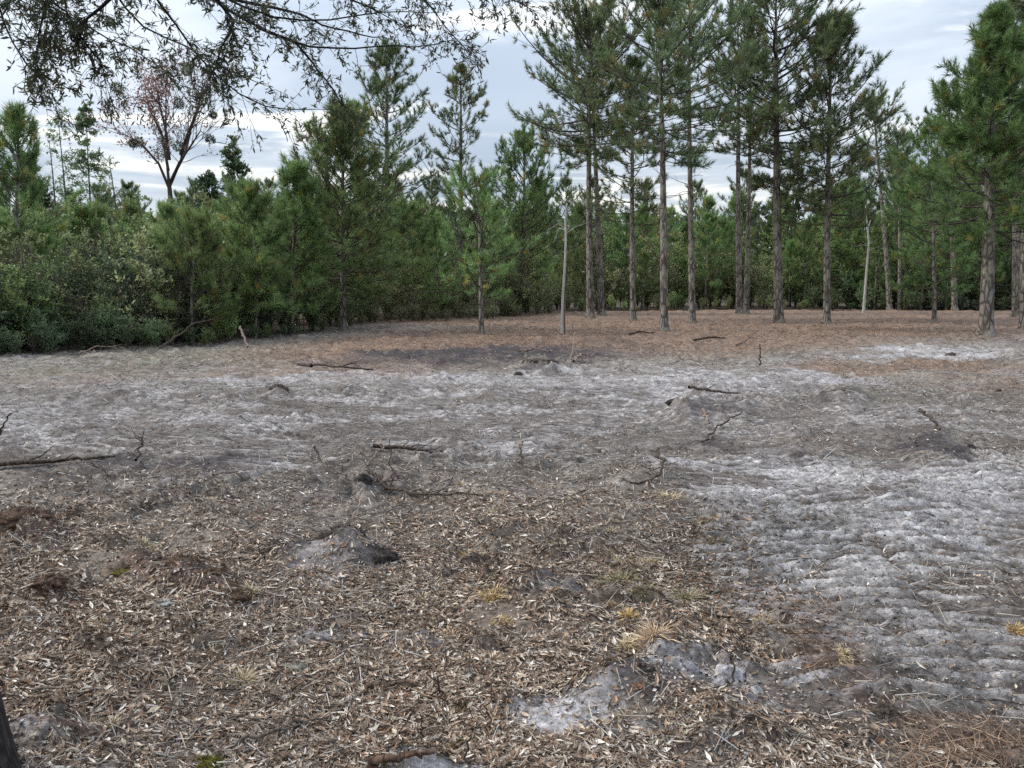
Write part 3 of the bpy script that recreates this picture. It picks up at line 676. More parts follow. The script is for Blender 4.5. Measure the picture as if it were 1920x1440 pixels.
def sapling_geo(seed, H, R, nb=36, sub=5, per=10, leaf=0.08, cb=0.25, bare=0.0, r0=0.03, prof=0.6, elev=35):
    rng = np.random.default_rng(seed); st, fo = MB(), MB()
    Pt = trunk_path(rng, H, (0, 0), 0.25, 12); Pt[0, 2] -= .1
    tubes(Pt[None], (r0 * np.linspace(1, .15, 12))[None], 6, st, (1, 1, 1))
    t = rng.random(nb); h = H * (cb + (1 - cb) * t); az = rng.uniform(0, 6.28, nb); L = R * (1 - t) ** prof * rng.uniform(.5, 1.1, nb) + .15
    e = np.radians(elev + rng.normal(size=nb) * 14); D = np.stack([np.cos(az) * np.cos(e), np.sin(az) * np.cos(e), np.sin(e)], -1)
    A = on_path(Pt, H, h); N = 5; s = np.linspace(0, 1, N)
    P = A[:, None] + D[:, None] * (L[:, None] * s)[..., None] + np.cumsum(rng.normal(size=(nb, N, 3)) * .04, 1) * s[None, :, None]
    tubes(P, (.004 + .007 * L)[:, None] * np.linspace(1, .3, N)[None], 4, st, (1, 1, 1))
    K = nb * sub; bi = np.repeat(np.arange(nb), sub); sp = rng.uniform(.2, 1, K); f = sp * (N - 1); i0 = np.clip(f.astype(int), 0, N - 2); fr = (f - i0)[:, None]
    A0 = P[bi, i0] * (1 - fr) + P[bi, i0 + 1] * fr; D2 = norm(D[bi] + rng.normal(size=(K, 3)) * .7); L2 = (L[bi] * .3 * rng.uniform(.5, 1.3, K) + .1)[:, None]
    A1 = A0 + D2 * L2; tubes(np.stack([A0, A1], 1), np.array([[.004, .002]]) * np.ones((K, 1)), 3, st, (1, 1, 1))
    keep = rng.random(K) >= bare; A0, A1, D2 = A0[keep], A1[keep], D2[keep]; k = len(A0)
    w = rng.uniform(0, 1.1, (k * per, 1)); b0 = np.repeat(A0, per, 0) * (1 - w) + np.repeat(A1, per, 0) * w
    Dl = norm(np.repeat(D2, per, 0) * .6 + rng.normal(size=b0.shape) * .8); Nl = norm(rng.normal(size=b0.shape) * .7 + np.array([0, 0, 1.0]))
    tint = np.repeat(rng.uniform(0.65, 1.3, (k, 1)), per, 0) * rng.uniform(.75, 1.3, (k * per, 1)) * np.array([[1, 1, 1]])
    LL = leaf * rng.uniform(.6, 1.2, k * per); diamond(fo, b0, Dl, Nl, LL, LL * rng.uniform(.35, .6, k * per), tint)
    return st, fo

def dist_of(by):  return float(onground(CX, by)[1])

# ------------------------------------------------------------------ the pines that stand out one by one
# x of foot, y of foot, x of top, y of top, y of lowest live branches, crown half width px, trunk px, label, options
PINES = [
 (1107, 599, 1100, 58, 300, 128, 14, 'tall broad-crowned pine right of the pale snag, front of the close pair', dict(nbr=105, bias=(-.12, 0), prof=(.32, .4), sub=8, tufts_per=3, elev=(-18, 50))),
 (1128, 589, 1112, 92, 290, 90, 13, 'darker trunked pine close behind the broad-crowned pine', dict(nbr=80, prof=(.32, .4), elev=(-16, 50), tufts_per=3)),
 (1187, 603, 1180, 120, 420, 75, 11, 'slim pine with thin trunk between the close pair and the reddish-footed pine', dict(nbr=80, tufts_per=2)),
 (1245, 620, 1243, 14, 300, 112, 15, 'tall pine standing forward with a pale scar low on its dark red foot', dict(nbr=88, prof=(.36, .42), dead=34, tufts_per=3, sparse=.12, elev=(-20, 48))),
 (1298, 606, 1292, 2, 250, 105, 12, 'tall straight pine with a small straw mound round its foot', dict(nbr=84, prof=(.36, .42), dead=30, tufts_per=3, sparse=.16, elev=(-18, 48))),
 (1386, 589, 1380, 45, 290, 85, 12, 'left trunk of the twin pines in the middle of the right group', dict(nbr=80, prof=(.36, .35), tufts_per=2, dead=20, elev=(-16, 48))),
 (1399, 588, 1408, 85, 310, 75, 10, 'right and thinner trunk of the twin pines', dict(nbr=70, prof=(.6, .35), tufts_per=2, dead=20)),
 (1460, 605, 1452, -5, 345, 115, 18, 'thickest and tallest pine of the right group, its crown leaving the picture', dict(nbr=130, prof=(.36, .38), tufts_per=3, dead=22, sub=7, elev=(-14, 36))),
 (1550, 607, 1552, 48, 420, 90, 13, 'pointed pine with upswept shoots standing right of the thickest pine', dict(nbr=120, prof=(.6, .25), elev=(-8, 48), tufts_per=3, sparse=.05)),
 (1752, 599, 1752, 250, 545, 95, 7, 'small bushy pine on a thin stem in front of the dark shrubs', dict(nbr=75, prof=(.6, .3), elev=(-8, 50), tufts_per=3, young=1)),
 (1848, 632, 1872, 30, 440, 118, 25, 'nearest pine with furrowed pale trunk and shaggy bright crown at the right edge', dict(nbr=170, prof=(.95, .12), bias=(-.05, 0), tufts_per=3, sub=8, elev=(-12, 44), young=1)),
 (1905, 597, 1902, 90, 400, 75, 14, 'pine trunk behind the nearest pine at the right edge', dict(nbr=80, tufts_per=2)),
 (1921, 619, 1925, -60, 330, 100, 16, 'tall dark pine cut by the right edge of the picture', dict(nbr=85, tufts_per=3)),
 (645, 617, 640, 225, 540, 96, 11, 'dense dark young pine with bare lower stem at the thicket edge', dict(nbr=165, prof=(.55, .2), elev=(-8, 46), tufts_per=3, young=1, dark=.3)),
 (726, 590, 720, 92, 470, 82, 13, 'tall narrow pine behind the dense dark young pine', dict(nbr=105, prof=(.62, .25), elev=(-8, 36), tufts_per=3, sub=7)),
 (866, 588, 858, 133, 480, 84, 12, 'open see-through pine with upright candle shoots against the sky', dict(nbr=74, prof=(.7, .15), elev=(0, 32), tufts_per=3, sub=6, sparse=.12)),
 (903, 627, 893, 345, 560, 78, 8, 'slender pale green young pine on a bare thin stem at the clearing edge', dict(nbr=50, prof=(.6, .25), elev=(-6, 45), tufts_per=2, young=1, sub=6, sparse=.1)),
 (980, 590, 980, 268, 500, 80, 10, 'dark cone-shaped young pine left of the pale snag', dict(nbr=95, prof=(.55, .2), elev=(5, 60), tufts_per=3, young=1, dark=.2)),
 (26, 640, 24, 232, 480, 62, 9, 'young pine with feathery tip rising above the thicket at the left edge', dict(nbr=44, sub=5, prof=(.6, .2), elev=(5, 55), tufts_per=2, young=1)),
 (480, 632, 478, 372, 590, 80, 6, 'bright bushy young pine in the thicket beside the dark pointed cedar', dict(nbr=70, prof=(.6, .15), elev=(-5, 55), tufts_per=3, young=1)),
 (548, 625, 545, 322, 580, 72, 7, 'young pine in the thicket just left of the dense dark young pine', dict(nbr=80, prof=(.65, .15), elev=(-5, 58), tufts_per=3, young=1)),
 (360, 642, 356, 425, 600, 70, 5, 'soft pale young pine in the thicket below the bare-branched tree', dict(nbr=60, prof=(.6, .15), elev=(-5, 50), tufts_per=2, young=1)),
 (775, 600, 775, 400, 560, 62, 6, 'low young pine between the tall narrow pine and the open pine', dict(nbr=60, prof=(.6, .15), elev=(-5, 50), tufts_per=3, young=1)),
 (1668, 583, 1645, 205, 330, 60, 9, 'distant flat-topped pine on bare stems in the gap of sky', dict(nbr=40, prof=(.5, .4), tufts_per=2, dead=20)),
 (1686, 582, 1688, 262, 330, 26, 6, 'thin half-bare pine stem in the gap of sky', dict(nbr=16, prof=(.5, .4), tufts_per=1, dead=24)),
 (1790, 584, 1778, 165, 420, 78, 10, 'pine with dark clumped top left of the nearest pine', dict(nbr=75, prof=(.7, .2), tufts_per=3)),
]
def build_pines():
    for k, (bx, by, tx, ty, cy, hw, tw, label, o) in enumerate(PINES):
        o = dict(o); young = o.pop('young', 0)
        o['nbr'] = int(o.get('nbr', 90) * (.72 if o.get('nbr', 90) > 45 else 1)); o['tufts_per'] = min(o.get('tufts_per', 2), 3)
        x, y = onground(bx, by); x, y = float(x), float(y)
        top = at(tx, ty, y); H = top.z; cbz = at(bx, cy, y).z; R = hw / F_PX * y * (1.22 if bx > 1000 else 1.3)
        sc = y / F_PX
        o.setdefault('lean', (0, 0)); o['lean'] = (top.x - x, 0)
        geo = pine_geo(300 + k, H, tw * sc * 0.5, max(cbz / H, 0.06), R, tuft=0.27 if not young else 0.25, wd=0.0125 + 0.00025 * y, per=29, **o)
        put_pine(geo, (x, y, h1(x, y)), label, mn=M_NEEDLE_Y if young else M_NEEDLE, name='pine_tree')
build_pines()

# pale snag
def build_snag():
    x, y = onground(1055, 624); x, y = float(x), float(y); Z0 = h1(x, y)
    e = empty('dead_tree', (x, y, Z0)); tag(e, 'pale barkless dead stem standing at the edge of the clearing', 'dead tree')
    pts = [at(*q, y) for q in ((1054, 628), (1054, 590), (1056, 545), (1059, 500), (1061, 450), (1060, 410), (1063, 380))]
    P = np.array([[p.x - x, 0.04 * math.sin(i), p.z - Z0 * 0] for i, p in enumerate(pts)])
    mb = MB(); tubes(P[None], np.array([[.066, .053, .047, .044, .04, .036, .028]]), 9, mb); mb.build('trunk', M_SNAG, e, True)
    mb = MB(); rng = np.random.default_rng(9); top = P[-1]; hs = []
    for i in range(11):
        d = norm(np.array([rng.normal() * .8, rng.normal() * .8, .1 + rng.random() * .8])); L = rng.uniform(.2, .9)
        b = top - np.array([0, 0, rng.uniform(0, 1.3)]); hs.append([b, b + d * L * .5 + rng.normal(size=3) * .04, b + norm(d + rng.normal(size=3) * .35) * L])
    
    for q in hs: mb = MB(); tubes(np.array(q)[None], np.array([[.013, .009, .004]]), 5, mb); mb.build('branch', M_SNAG, e, True)
    mb = MB(); tubes(P[None, :3] + np.array([.09, .05, 0]), np.array([[.04, .03, .01]]), 6, mb, (.45, .36, .3)); mb.build('stub', M_SNAG, e, True)
build_snag()
def build_thin_snags():
    for (bx, by, ty, r, lab) in ((1619, 586, 385, .06, 'thin grey dead trunk leaning slightly in front of the right-hand woods'), (2, 600, 0, 0, '')):
        if not lab: continue
        x, y = (float(v) for v in onground(bx, by)); t = at(bx + 4, ty, y)
        e = empty('dead_tree', (x, y, 0)); tag(e, lab, 'dead tree')
        mb = MB(); P = np.array([[0, 0, -.2], [0.03, 0, t.z * .33], [.08, 0, t.z * .66], [t.x - x, 0, t.z]])
        tubes(P[None], np.array([[r * 1.7, r * 1.2, r, r * .6]]), 8, mb); mb.build('trunk', M_SNAG, e, True)
        mb = MB(); rng = np.random.default_rng(4); hs = []
        for i in range(9):
            b = np.array([.06, 0, t.z * rng.uniform(.3, .95)]); d = norm(np.array([rng.normal(), rng.normal(), .4])); hs.append([b, b + d * .4, b + d * .8 + rng.normal(size=3) * .1])
        
        for q in hs: mb = MB(); tubes(np.array(q)[None], np.array([[.018, .012, .005]]), 4, mb); mb.build('branch', M_SNAG, e, True)
build_thin_snags()


# ------------------------------------------------------------------ bare-branched tree with red leaves and dark mistletoe balls
def grow(rng, p, d, L, r, depth, out, leafpts, up=0.25, spread=0.5, segs=4):
    """recursive limb; out gets (points, radii), leafpts the twig ends"""
    pts = [p]; dd = d
    for i in range(segs):
        dd = norm(dd + rng.normal(size=3) * 0.13 + np.array([0, 0, up * 0.12])); pts.append(pts[-1] + dd * L / segs)
    rr = np.linspace(r, r * 0.6, segs + 1); out.append((np.array(pts), rr))
    if depth == 0: leafpts.append((pts[-1], dd)); leafpts.append((pts[-3], dd)); return
    n = 2 if rng.random() < 0.55 else 3
    for k in range(n):
        q = norm(dd + perp(dd[None], rng)[0] * spread * rng.uniform(.6, 1.3) + np.array([0, 0, up * .5]))
        grow(rng, pts[-1], q, L * rng.uniform(.62, .88), r * .62, depth - 1, out, leafpts, up, spread, segs)
    if rng.random() < .7:
        q = norm(dd + perp(dd[None], rng)[0] * spread * 1.6); grow(rng, pts[segs // 2], q, L * .55, r * .4, max(depth - 2, 0), out, leafpts, up, spread, segs)
def tubes_list(out, mb, sides=5, col=(1, 1, 1)):
    by = {}
    for P, R in out: by.setdefault(len(P), []).append((P, R))
    for n, l in by.items(): tubes(np.array([p for p, _ in l]), np.array([r for _, r in l]), sides, mb, col)
def build_bare_tree():
    y = 43.0; x = at(318, 357, y).x
    rng = np.random.default_rng(61); k = y / F_PX
    e = empty('bare_tree', (x, y, 0)); tag(e, 'bare spreading tree with reddish leaves and dark mistletoe balls above the thicket', 'tree')
    fork = at(318, 355, y).z
    mb = MB(); tubes(np.array([[[0, 0, -.2], [.12, 0, fork * .5], [0, 0, fork + .12]]]), np.array([[.22, .17, .12]]), 9, mb); mb.build('trunk', M_TWIG, e, True)
    out, tips = [], []
    # (end px, end py) of the main limbs seen
    limbs = [((318, 355), (316, 300), (318, 240), (322, 180)), ((318, 355), (305, 310), (280, 275), (258, 262)), ((318, 350), (335, 300), (345, 250), (360, 205)),
             ((320, 340), (350, 310), (385, 285), (415, 265)), ((316, 320), (300, 250), (275, 205), (262, 170)), ((338, 290), (362, 250), (385, 215), (400, 195)),
             ((325, 330), (345, 285), (352, 240), (372, 180)), ((318, 300), (312, 250), (300, 200), (290, 150))]
    for L in limbs:
        P = np.array([[at(a, c, y).x - x, 0, at(a, c, y).z] for a, c in L]); dy = rng.normal() * 1.2
        P[:, 1] += np.linspace(0, dy, 4); Pn = np.array([np.interp(np.linspace(0, 3, 7), range(4), P[:, q]) for q in range(3)]).T
        lb = MB(); tubes(Pn[None], np.linspace(.085, .028, 7)[None], 7, lb); lb.build('limb', M_TWIG, e, True)
        for j in range(2, 7):
            for _ in range(2):
                d = norm(norm(Pn[j] - Pn[j - 1]) + rng.normal(size=3) * .5); grow(rng, Pn[j], d, rng.uniform(.5, 1.3), .022, 2, out, tips, .3, .45, 3)
    mb = MB(); tubes_list(out, mb, 5); mb.build('branches', M_TWIG, e, True)
    T = np.array([p for p, _ in tips]); 
    pxs = 318 + T[:, 0] / k; pys = HOR - (T[:, 2] - CAM_H) / k
    w = ell(pxs, pys, 275, 195, 60, 55) * .6 + .45 * ell(pxs, pys, 345, 145, 40, 30) + .2 * ell(pxs, pys, 275, 270, 60, 40) + .08
    sel = T[rng.random(len(T)) < w]; per = 10; n = len(sel) * per
    P = np.repeat(sel, per, 0) + rng.normal(size=(n, 3)) * .2; LL = rng.uniform(.10, .17, n)
    fo = MB(); diamond(fo, P, norm(rng.normal(size=(n, 3))), norm(rng.normal(size=(n, 3))), LL, LL * .6, rng.uniform(.6, 1.5, (n, 1)) * np.array([[1, 1, 1]]))
    fo.build('leaves', M_REDLEAF, e)
    for (a, c, r) in ((222, 167, 11), (322, 187, 9), (262, 268, 9), (250, 270, 6), (295, 282, 16), (305, 262, 12), (330, 272, 10), (345, 125, 11), (365, 135, 9), (388, 258, 8), (395, 213, 6)):
        p = at(a, c, y); n = 420; D = norm(rng.normal(size=(n, 3))); rr = r * k * rng.random((n, 1)) ** .4
        P = np.array([p.x - x, rng.normal() * .5, p.z]) + D * rr; LL = rng.uniform(.07, .13, n); m2 = MB()
        diamond(m2, P, norm(D + rng.normal(size=(n, 3)) * .5), norm(rng.normal(size=(n, 3))), LL, LL * .45, rng.uniform(.5, .9, (n, 1)) * np.array([[1, 1, 1]]))
        mo = m2.build('mistletoe', M_DARKLEAF, e); mo['kind'] = 'stuff'
build_bare_tree()


# ------------------------------------------------------------------ two more recognisable trees of the left-hand skyline
def copy_of(src_root, loc, rz, scl, label, group):
    r = src_root.copy(); COL.objects.link(r); r.location = loc; r.rotation_euler = (0, 0, rz); r.scale = scl
    r['label'] = label; r['group'] = group
    for ch in src_root.children:
        c = ch.copy(); COL.objects.link(c); c.parent = r
    return r
def cedar(name, bx, by, ty, hw, label, seed, sparse, mat, lean=0.0, nb=90, per=12, leaf=.12, prof=.8, cb=.3, elev=18):
    x, y = (float(v) for v in onground(bx, by)); H = at(bx, ty, y).z; R = hw / F_PX * y
    st, fo = sapling_geo(seed, H, R, nb, 7, per, leaf, cb, sparse, .09, prof, elev)
    e = empty(name, (x, y, h1(x, y))); tag(e, label, 'tree'); st.build('trunk', M_TWIG, e, True); fo.build('crown', mat, e)
cedar('cypress_tree', 184, 588, 196, 62, 'pointed layered conifer with wide lower tiers rising above the left thicket', 401, .12, M_DARKLEAF, nb=120, per=15, leaf=.15, prof=.85, cb=.35, elev=6)
cedar('sapling', 141, 590, 205, 22, 'very thin leafy sapling just left of the layered conifer', 402, .2, M_DARKLEAF, nb=45, per=9, leaf=.13, prof=.2, cb=.5)
cedar('cedar_tree', 455, 590, 260, 36, 'dark pointed cedar standing behind the thicket', 403, 0, M_DARKLEAF, nb=150, per=18, leaf=.14, prof=.5, cb=.3, elev=35)
cedar('cedar_tree', 415, 592, 330, 42, 'rounded dark cedar against the foot of the pointed cedar', 404, 0, M_DARKLEAF, nb=150, per=18, leaf=.14, prof=.45, cb=.25, elev=35)
cedar('sapling', 116, 600, 265, 14, 'leafless grey sapling left of the thin leafy sapling', 405, .96, M_LEAF, nb=26, per=3, leaf=.1, prof=.4, cb=.4, elev=62)
cedar('sapling', 231, 600, 300, 20, 'sparse drooping sapling right of the layered conifer', 406, .5, M_LEAF, nb=40, per=6, leaf=.11, prof=.3, cb=.4)
cedar('broadleaf_tree', 84, 585, 298, 34, 'dark round-topped tree far behind the left thicket', 407, 0, M_DARKLEAF, nb=120, per=18, leaf=.17, prof=.3, cb=.45, elev=40)


# ------------------------------------------------------------------ the thicket: shrubs, saplings and young pines
def edge_y(px): return float(np.interp(px, [p for p, _ in EDGE], [q for _, q in EDGE]))
def beyond(px, extra):
    """point on the ground on the sight line of px, extra metres behind the front of the thicket"""
    x, y = (float(v) for v in onground(px, edge_y(px))); r = math.hypot(x, y); k = (r + extra) / r
    return x * k, y * k

def build_thicket():
    rng = np.random.default_rng(17)
    def proto(name, parts, label, cat, group, loc):
        e = empty(name, loc); tag(e, label, cat, group)
        for nm, mb, m, sm in parts: mb.build(nm, m, e, sm)
        return e
    variants = {}
    def get(kind, k):
        key = (kind, k)
        if key in variants: return variants[key]
        s = 500 + hash_(kind) * 10 + k
        if kind == 'young_pine':
            H = 6.0; tr, br, cr = pine_geo(s, H, .055, .16, 1.75, nbr=40, sub=6, per=30, prof=(.6, .2), tuft=.27, wd=.017, elev=(-5, 52), dead=6, tufts_per=2, sides=6)
            parts = [('trunk', tr, M_PINEBARK, True), ('branches', br, M_TWIG, True), ('crown', cr, M_NEEDLE_Y, False)]
        elif kind == 'pine_tree':
            H = 12.0; tr, br, cr = pine_geo(s, H, .13, .42, 2.1, nbr=46, sub=6, per=26, prof=(.55, .35), tuft=.33, wd=.025, elev=(-4, 46), dead=16, tufts_per=2, sides=6)
            parts = [('trunk', tr, M_PINEBARK, True), ('branches', br, M_TWIG, True), ('crown', cr, M_NEEDLE, False)]
        elif kind == 'evergreen_shrub':
            st, fo = shrub_geo(s, 2.2, 1.2, 16, 380, 11, .10, .04); parts = [('stems', st, M_TWIG, True), ('foliage', fo, M_DARKLEAF, False)]
        elif kind == 'leafy_shrub':
            st, fo = shrub_geo(s, 2.6, 1.15, 15, 340, 10, .11, .1); parts = [('stems', st, M_TWIG, True), ('foliage', fo, M_LEAF, False)]
        elif kind == 'pale_shrub':
            st, fo = shrub_geo(s, 2.0, 1.1, 26, 460, 8, .075, .1, bare=.15, stem_r=.01); parts = [('stems', st, M_STICK, True), ('foliage', fo, M_PALELEAF, False)]
        elif kind == 'bare_shrub':
            st, fo = shrub_geo(s, 2.6, 1.0, 34, 420, 3, .07, .2, bare=.6, stem_r=.011); parts = [('stems', st, M_STICK, True), ('foliage', fo, M_PALELEAF, False)]
        elif kind == 'yellow_sapling':
            st, fo = sapling_geo(s, 3.6, 1.2, 34, 6, 8, .12, .12, .15, .025); parts = [('trunk', st, M_STICK, True), ('crown', fo, M_PALELEAF, False)]
        else:
            st, fo = sapling_geo(s, 5.0, 1.35, 40, 6, 9, .12, .2, .08, .035); parts = [('trunk', st, M_TWIG, True), ('crown', fo, M_LEAF, False)]
        variants[key] = ('new', parts, None); return variants[key]
    def hash_(s): return sum(ord(c) * (i + 3) for i, c in enumerate(s)) % 97
    def place(kind, px, extra, top, label, cat, group, nv=4, wide=1.0, row=''):
        """top: photo height the plant reaches, so that nearer ones are not taller than the thicket's skyline"""
        x, y = beyond(px, extra); k = int(rng.integers(0, nv)); key = (kind, k); v = get(kind, k)
        Hn = {'young_pine': 6.1, 'pine_tree': 12.1, 'leafy_sapling': 5.0, 'yellow_sapling': 3.6, 'evergreen_shrub': 2.4, 'leafy_shrub': 2.8, 'pale_shrub': 2.2, 'bare_shrub': 2.8}[kind]
        sc = max(at(px, top, y).z, .35) / Hn
        loc = (x, y, h1(x, y) if math.hypot(x, y) < 60 else 0); rz = rng.uniform(0, 6.28)
        if abs(px - 960) > 1010: label = label.split(',')[0] + (', just beyond the left side of the picture' if px < 960 else ', just beyond the right side of the picture'); label = label.replace('young pine', 'young pine of the near rows' if extra < 9 else 'young pine of the far row')
        if v[0] == 'new':
            e = proto(kind, v[1], label, cat, group, loc); variants[key] = ('done', None, e)
            e.rotation_euler = (0, 0, rz); e.scale = (sc * wide, sc * wide, sc)
        else: e = copy_of(v[2], loc, rz, (sc * wide, sc * wide, sc), label, group)
        made.append((px, e)); return e
    made = []
    U = rng.uniform; J = lambda a: U(-a, a)
    MARKS = [(40, 'the feathery young pine'), (100, 'the round-topped dark tree'), (160, 'the layered conifer'), (235, 'the drooping sapling'), (315, 'the red-leaved bare tree'), (385, 'the soft pale young pine'), (450, 'the pointed cedar'),
             (545, 'the young pine by the cedar'), (640, 'the dense dark young pine'), (720, 'the tall narrow pine'), (800, 'the low young pine'), (862, 'the see-through pine'), (905, 'the slender pale young pine'), (978, 'the cone-shaped pine'),
             (1058, 'the pale snag'), (1118, 'the close pair of pines'), (1187, 'the slim pine'), (1245, 'the red-footed tall pine'), (1300, 'the straw-mound pine'), (1392, 'the twin pines'), (1460, 'the thickest pine'), (1550, 'the pointed pine'),
             (1620, 'the thin grey snag'), (1690, 'the gap of sky'), (1752, 'the small bushy pine'), (1845, 'the nearest pine'), (1915, 'the right picture edge')]
    def mk(px): return min(MARKS, key=lambda m: abs(m[0] - px))[1]
    def L(base, row, px): return '%s, %s behind %s' % (base, row, mk(px)) if px > 600 else '%s, %s at %s' % (base, row, mk(px))
    for px in np.arange(-190, 330, 27):
        for ex, row, tp in ((.4, 'front row', (560, 610)), (1.6, 'second row', (500, 560)), (3.0, 'third row', (455, 530))):
            q = px + J(14); kd = 'evergreen_shrub' if rng.random() < (.85 if row == 'front row' else .5) else ('bare_shrub' if rng.random() < .4 else 'leafy_shrub')
            place(kd, q, ex + U(-.3, .8), U(*tp) - (60 if rng.random() < .25 and row != 'front row' else 0), L({'evergreen_shrub': 'dark evergreen shrub', 'bare_shrub': 'thin twiggy shrub', 'leafy_shrub': 'lighter leafy shrub'}[kd], row, q), 'shrub', {'evergreen_shrub': 'dark evergreen shrubs', 'bare_shrub': 'thin twiggy shrubs', 'leafy_shrub': 'lighter leafy shrubs'}[kd] + ' at the left of the clearing')
    for px in np.arange(330, 680, 22):
        for ex, row, tp in ((.5, 'front row', (575, 615)), (2.2, 'second row', (520, 580))):
            q = px + J(14); place('leafy_shrub' if rng.random() < .5 else 'evergreen_shrub', q, ex + U(-.3, .4), U(*tp), L('low green shrub', row, q), 'shrub', 'low green shrubs at the thicket foot')
    for px in np.arange(640, 1100, 21):
        for ex, row, tp in ((.6, 'front row', (560, 585)), (2.6, 'second row', (525, 560)), (5, 'third row', (490, 540))):
            q = px + J(12); place('pale_shrub', q, ex + U(-.4, .6), U(*tp), L('airy grey-green shrub', row, q), 'shrub', 'airy grey-green shrubs in the middle')
    for px in np.arange(1100, 1560, 26):
        for ex, row, tp in ((.8, 'front row', (535, 570)), (4, 'second row', (470, 530))):
            q = px + J(12); place('leafy_shrub' if rng.random() < .5 else 'pale_shrub', q, ex + U(-.4, .6), U(*tp), L('undergrowth shrub', row, q), 'shrub', 'undergrowth shrubs behind the tall pines')
    for px in np.arange(1530, 2120, 27):
        for ex, row, tp in ((1.2, 'front row', (525, 565)), (4, 'second row', (490, 540)), (7.5, 'third row', (465, 510))):
            q = px + J(12); place('evergreen_shrub', q, ex + U(-.4, .6), U(*tp), L('big dark shrub', row, q), 'shrub', 'dark shrubs of the right-hand woods')
    for px in list(np.arange(10, 640, 21)):
        q = px + J(10); place('bare_shrub', q, U(2, 7), U(390, 490), L('grey bare-stemmed shrub', 'inside the thicket', q), 'shrub', 'grey bare-stemmed shrubs')
    for px in np.arange(-190, 640, 24):
        for ex, row, tp in ((U(2.8, 5), 'near row', (410, 520)), (U(6, 11), 'far row', (365, 440))):
            q = px + J(13); place('leafy_sapling', q, ex, U(*tp), L('slender broadleaf sapling', row, q), 'sapling', 'broadleaf saplings of the left thicket')
    for px in np.arange(640, 1100, 30): q = px + J(13); place('leafy_sapling', q, U(5, 12), U(430, 500), L('slender broadleaf sapling', 'thicket', q), 'sapling', 'saplings behind the middle shrubs')
    for px in np.arange(1100, 1900, 40): q = px + J(13); place('leafy_sapling', q, U(3, 10), U(380, 480), L('slender broadleaf sapling', 'woods', q), 'sapling', 'saplings of the right-hand woods')
    for px in np.arange(-190, 640, 74):
        for ex, row, tp in ((U(4.5, 8), 'near row', (390, 470)), (U(10, 18), 'far row', (348, 400))):
            q = px + J(16); place('young_pine', q, ex, U(*tp), L('young pine', row, q), 'tree', 'young pines of the left thicket')
    for px in np.arange(640, 1120, 48):
        for ex, row, tp in ((U(3, 8), 'near row', (400, 480)), (U(9, 18), 'far row', (350, 410))):
            q = px + J(16); place('young_pine', q, ex, U(*tp), L('young pine', row, q), 'tree', 'young pines behind the middle shrubs')
    for px in np.arange(1120, 2120, 38):
        for ex, row, tp in ((U(2, 8), 'near row', (370, 470)), (U(9, 16), 'far row', (320, 400))):
            q = px + J(16); place('young_pine', q, ex, U(*tp) + (-15 if q > 1560 else 38), L('young pine', row, q), 'tree', 'young pines of the right-hand woods')
    for px in list(np.arange(1120, 1560, 85)) + list(np.arange(1600, 2150, 50)): q = px + J(20); place('pine_tree', q, U(10, 24), U(290, 370) if q < 1560 else U(230, 340), L('taller back pine', 'woods', q), 'tree', 'taller pines far back on the right', 3)
    for px in np.arange(-200, 1080, 60): q = px + J(20); place('pine_tree', q, U(28, 55), U(340, 372), L('taller back pine', 'skyline', q), 'tree', 'taller pines far back on the left', 3)
    for px in np.arange(660, 2120, 30):
        q = px + J(14); place('leafy_shrub', q, U(9, 15), U(455, 520), L('green filler shrub'.replace('filler', 'rear'), 'woods', q), 'shrub', 'rear shrubs deep in the woods')
    for px in np.arange(30, 1500, 62):
        q = px + J(20); place('yellow_sapling', q, U(1.5, 6), U(420, 515), L('yellow-green young broadleaf tree', 'thicket', q), 'sapling', 'yellow-green young broadleaf trees')
    # where several still read alike, say which of them from left to right
    by = {}
    for px, e in made: by.setdefault(e['label'], []).append((px, e))
    for lab, l in by.items():
        if len(l) > 1 and 'beyond' not in lab:
            l.sort(key=lambda q: q[0]); n = len(l)
            words = {2: ['left', 'right'], 3: ['left', 'middle', 'right'], 4: ['leftmost', 'left middle', 'right middle', 'rightmost'], 6: ['leftmost', 'second leftmost', 'third from left', 'third from right', 'second rightmost', 'rightmost'], 5: ['leftmost', 'second leftmost', 'middle', 'second rightmost', 'rightmost']}.get(n)
            if words:
                for (px, e), w in zip(l, words): e['label'] = w + ' ' + lab
build_thicket()


# ------------------------------------------------------------------ distant woods
def build_far():
    rng = np.random.default_rng(23); mb = MB()
    for row, (R0, cnt, H0) in enumerate(((95, 80, 10.5), (125, 80, 13.0))):
        for i in range(cnt):
            a = math.radians(-50 + 100 * (i + rng.random()) / cnt); r = R0 + rng.uniform(-9, 9); H = H0 * rng.uniform(.75, 1.12)
            x, y = r * math.sin(a), r * math.cos(a); n = 420
            t = rng.random(n) ** .8; az = rng.uniform(0, 6.28, n); rr = 2.4 * np.sqrt(1.02 - t) * rng.random(n) ** .35 * (.7 + .5 * vnoise(az * 1.2, t * 5 + i, 3))
            P = np.stack([x + rr * np.cos(az), y + rr * np.sin(az), H * (.04 + .96 * t)], 1)
            LL = rng.uniform(.6, 1.1, n); g = rng.uniform(.6, 1.2) * rng.uniform(.6, 1.35, (n, 1))
            base = np.array([1, 1, 1]) if rng.random() > .08 else np.array([2.0, 1.0, .7])
            diamond(mb, P, norm(rng.normal(size=(n, 3)) + np.array([0, 0, .3])), norm(rng.normal(size=(n, 3))), LL, LL * .5, g * base[None])
    tag(mb.build('distant_woods', M_FARLEAF), 'far tree line showing over the thicket', 'woods', kind='stuff')
build_far()


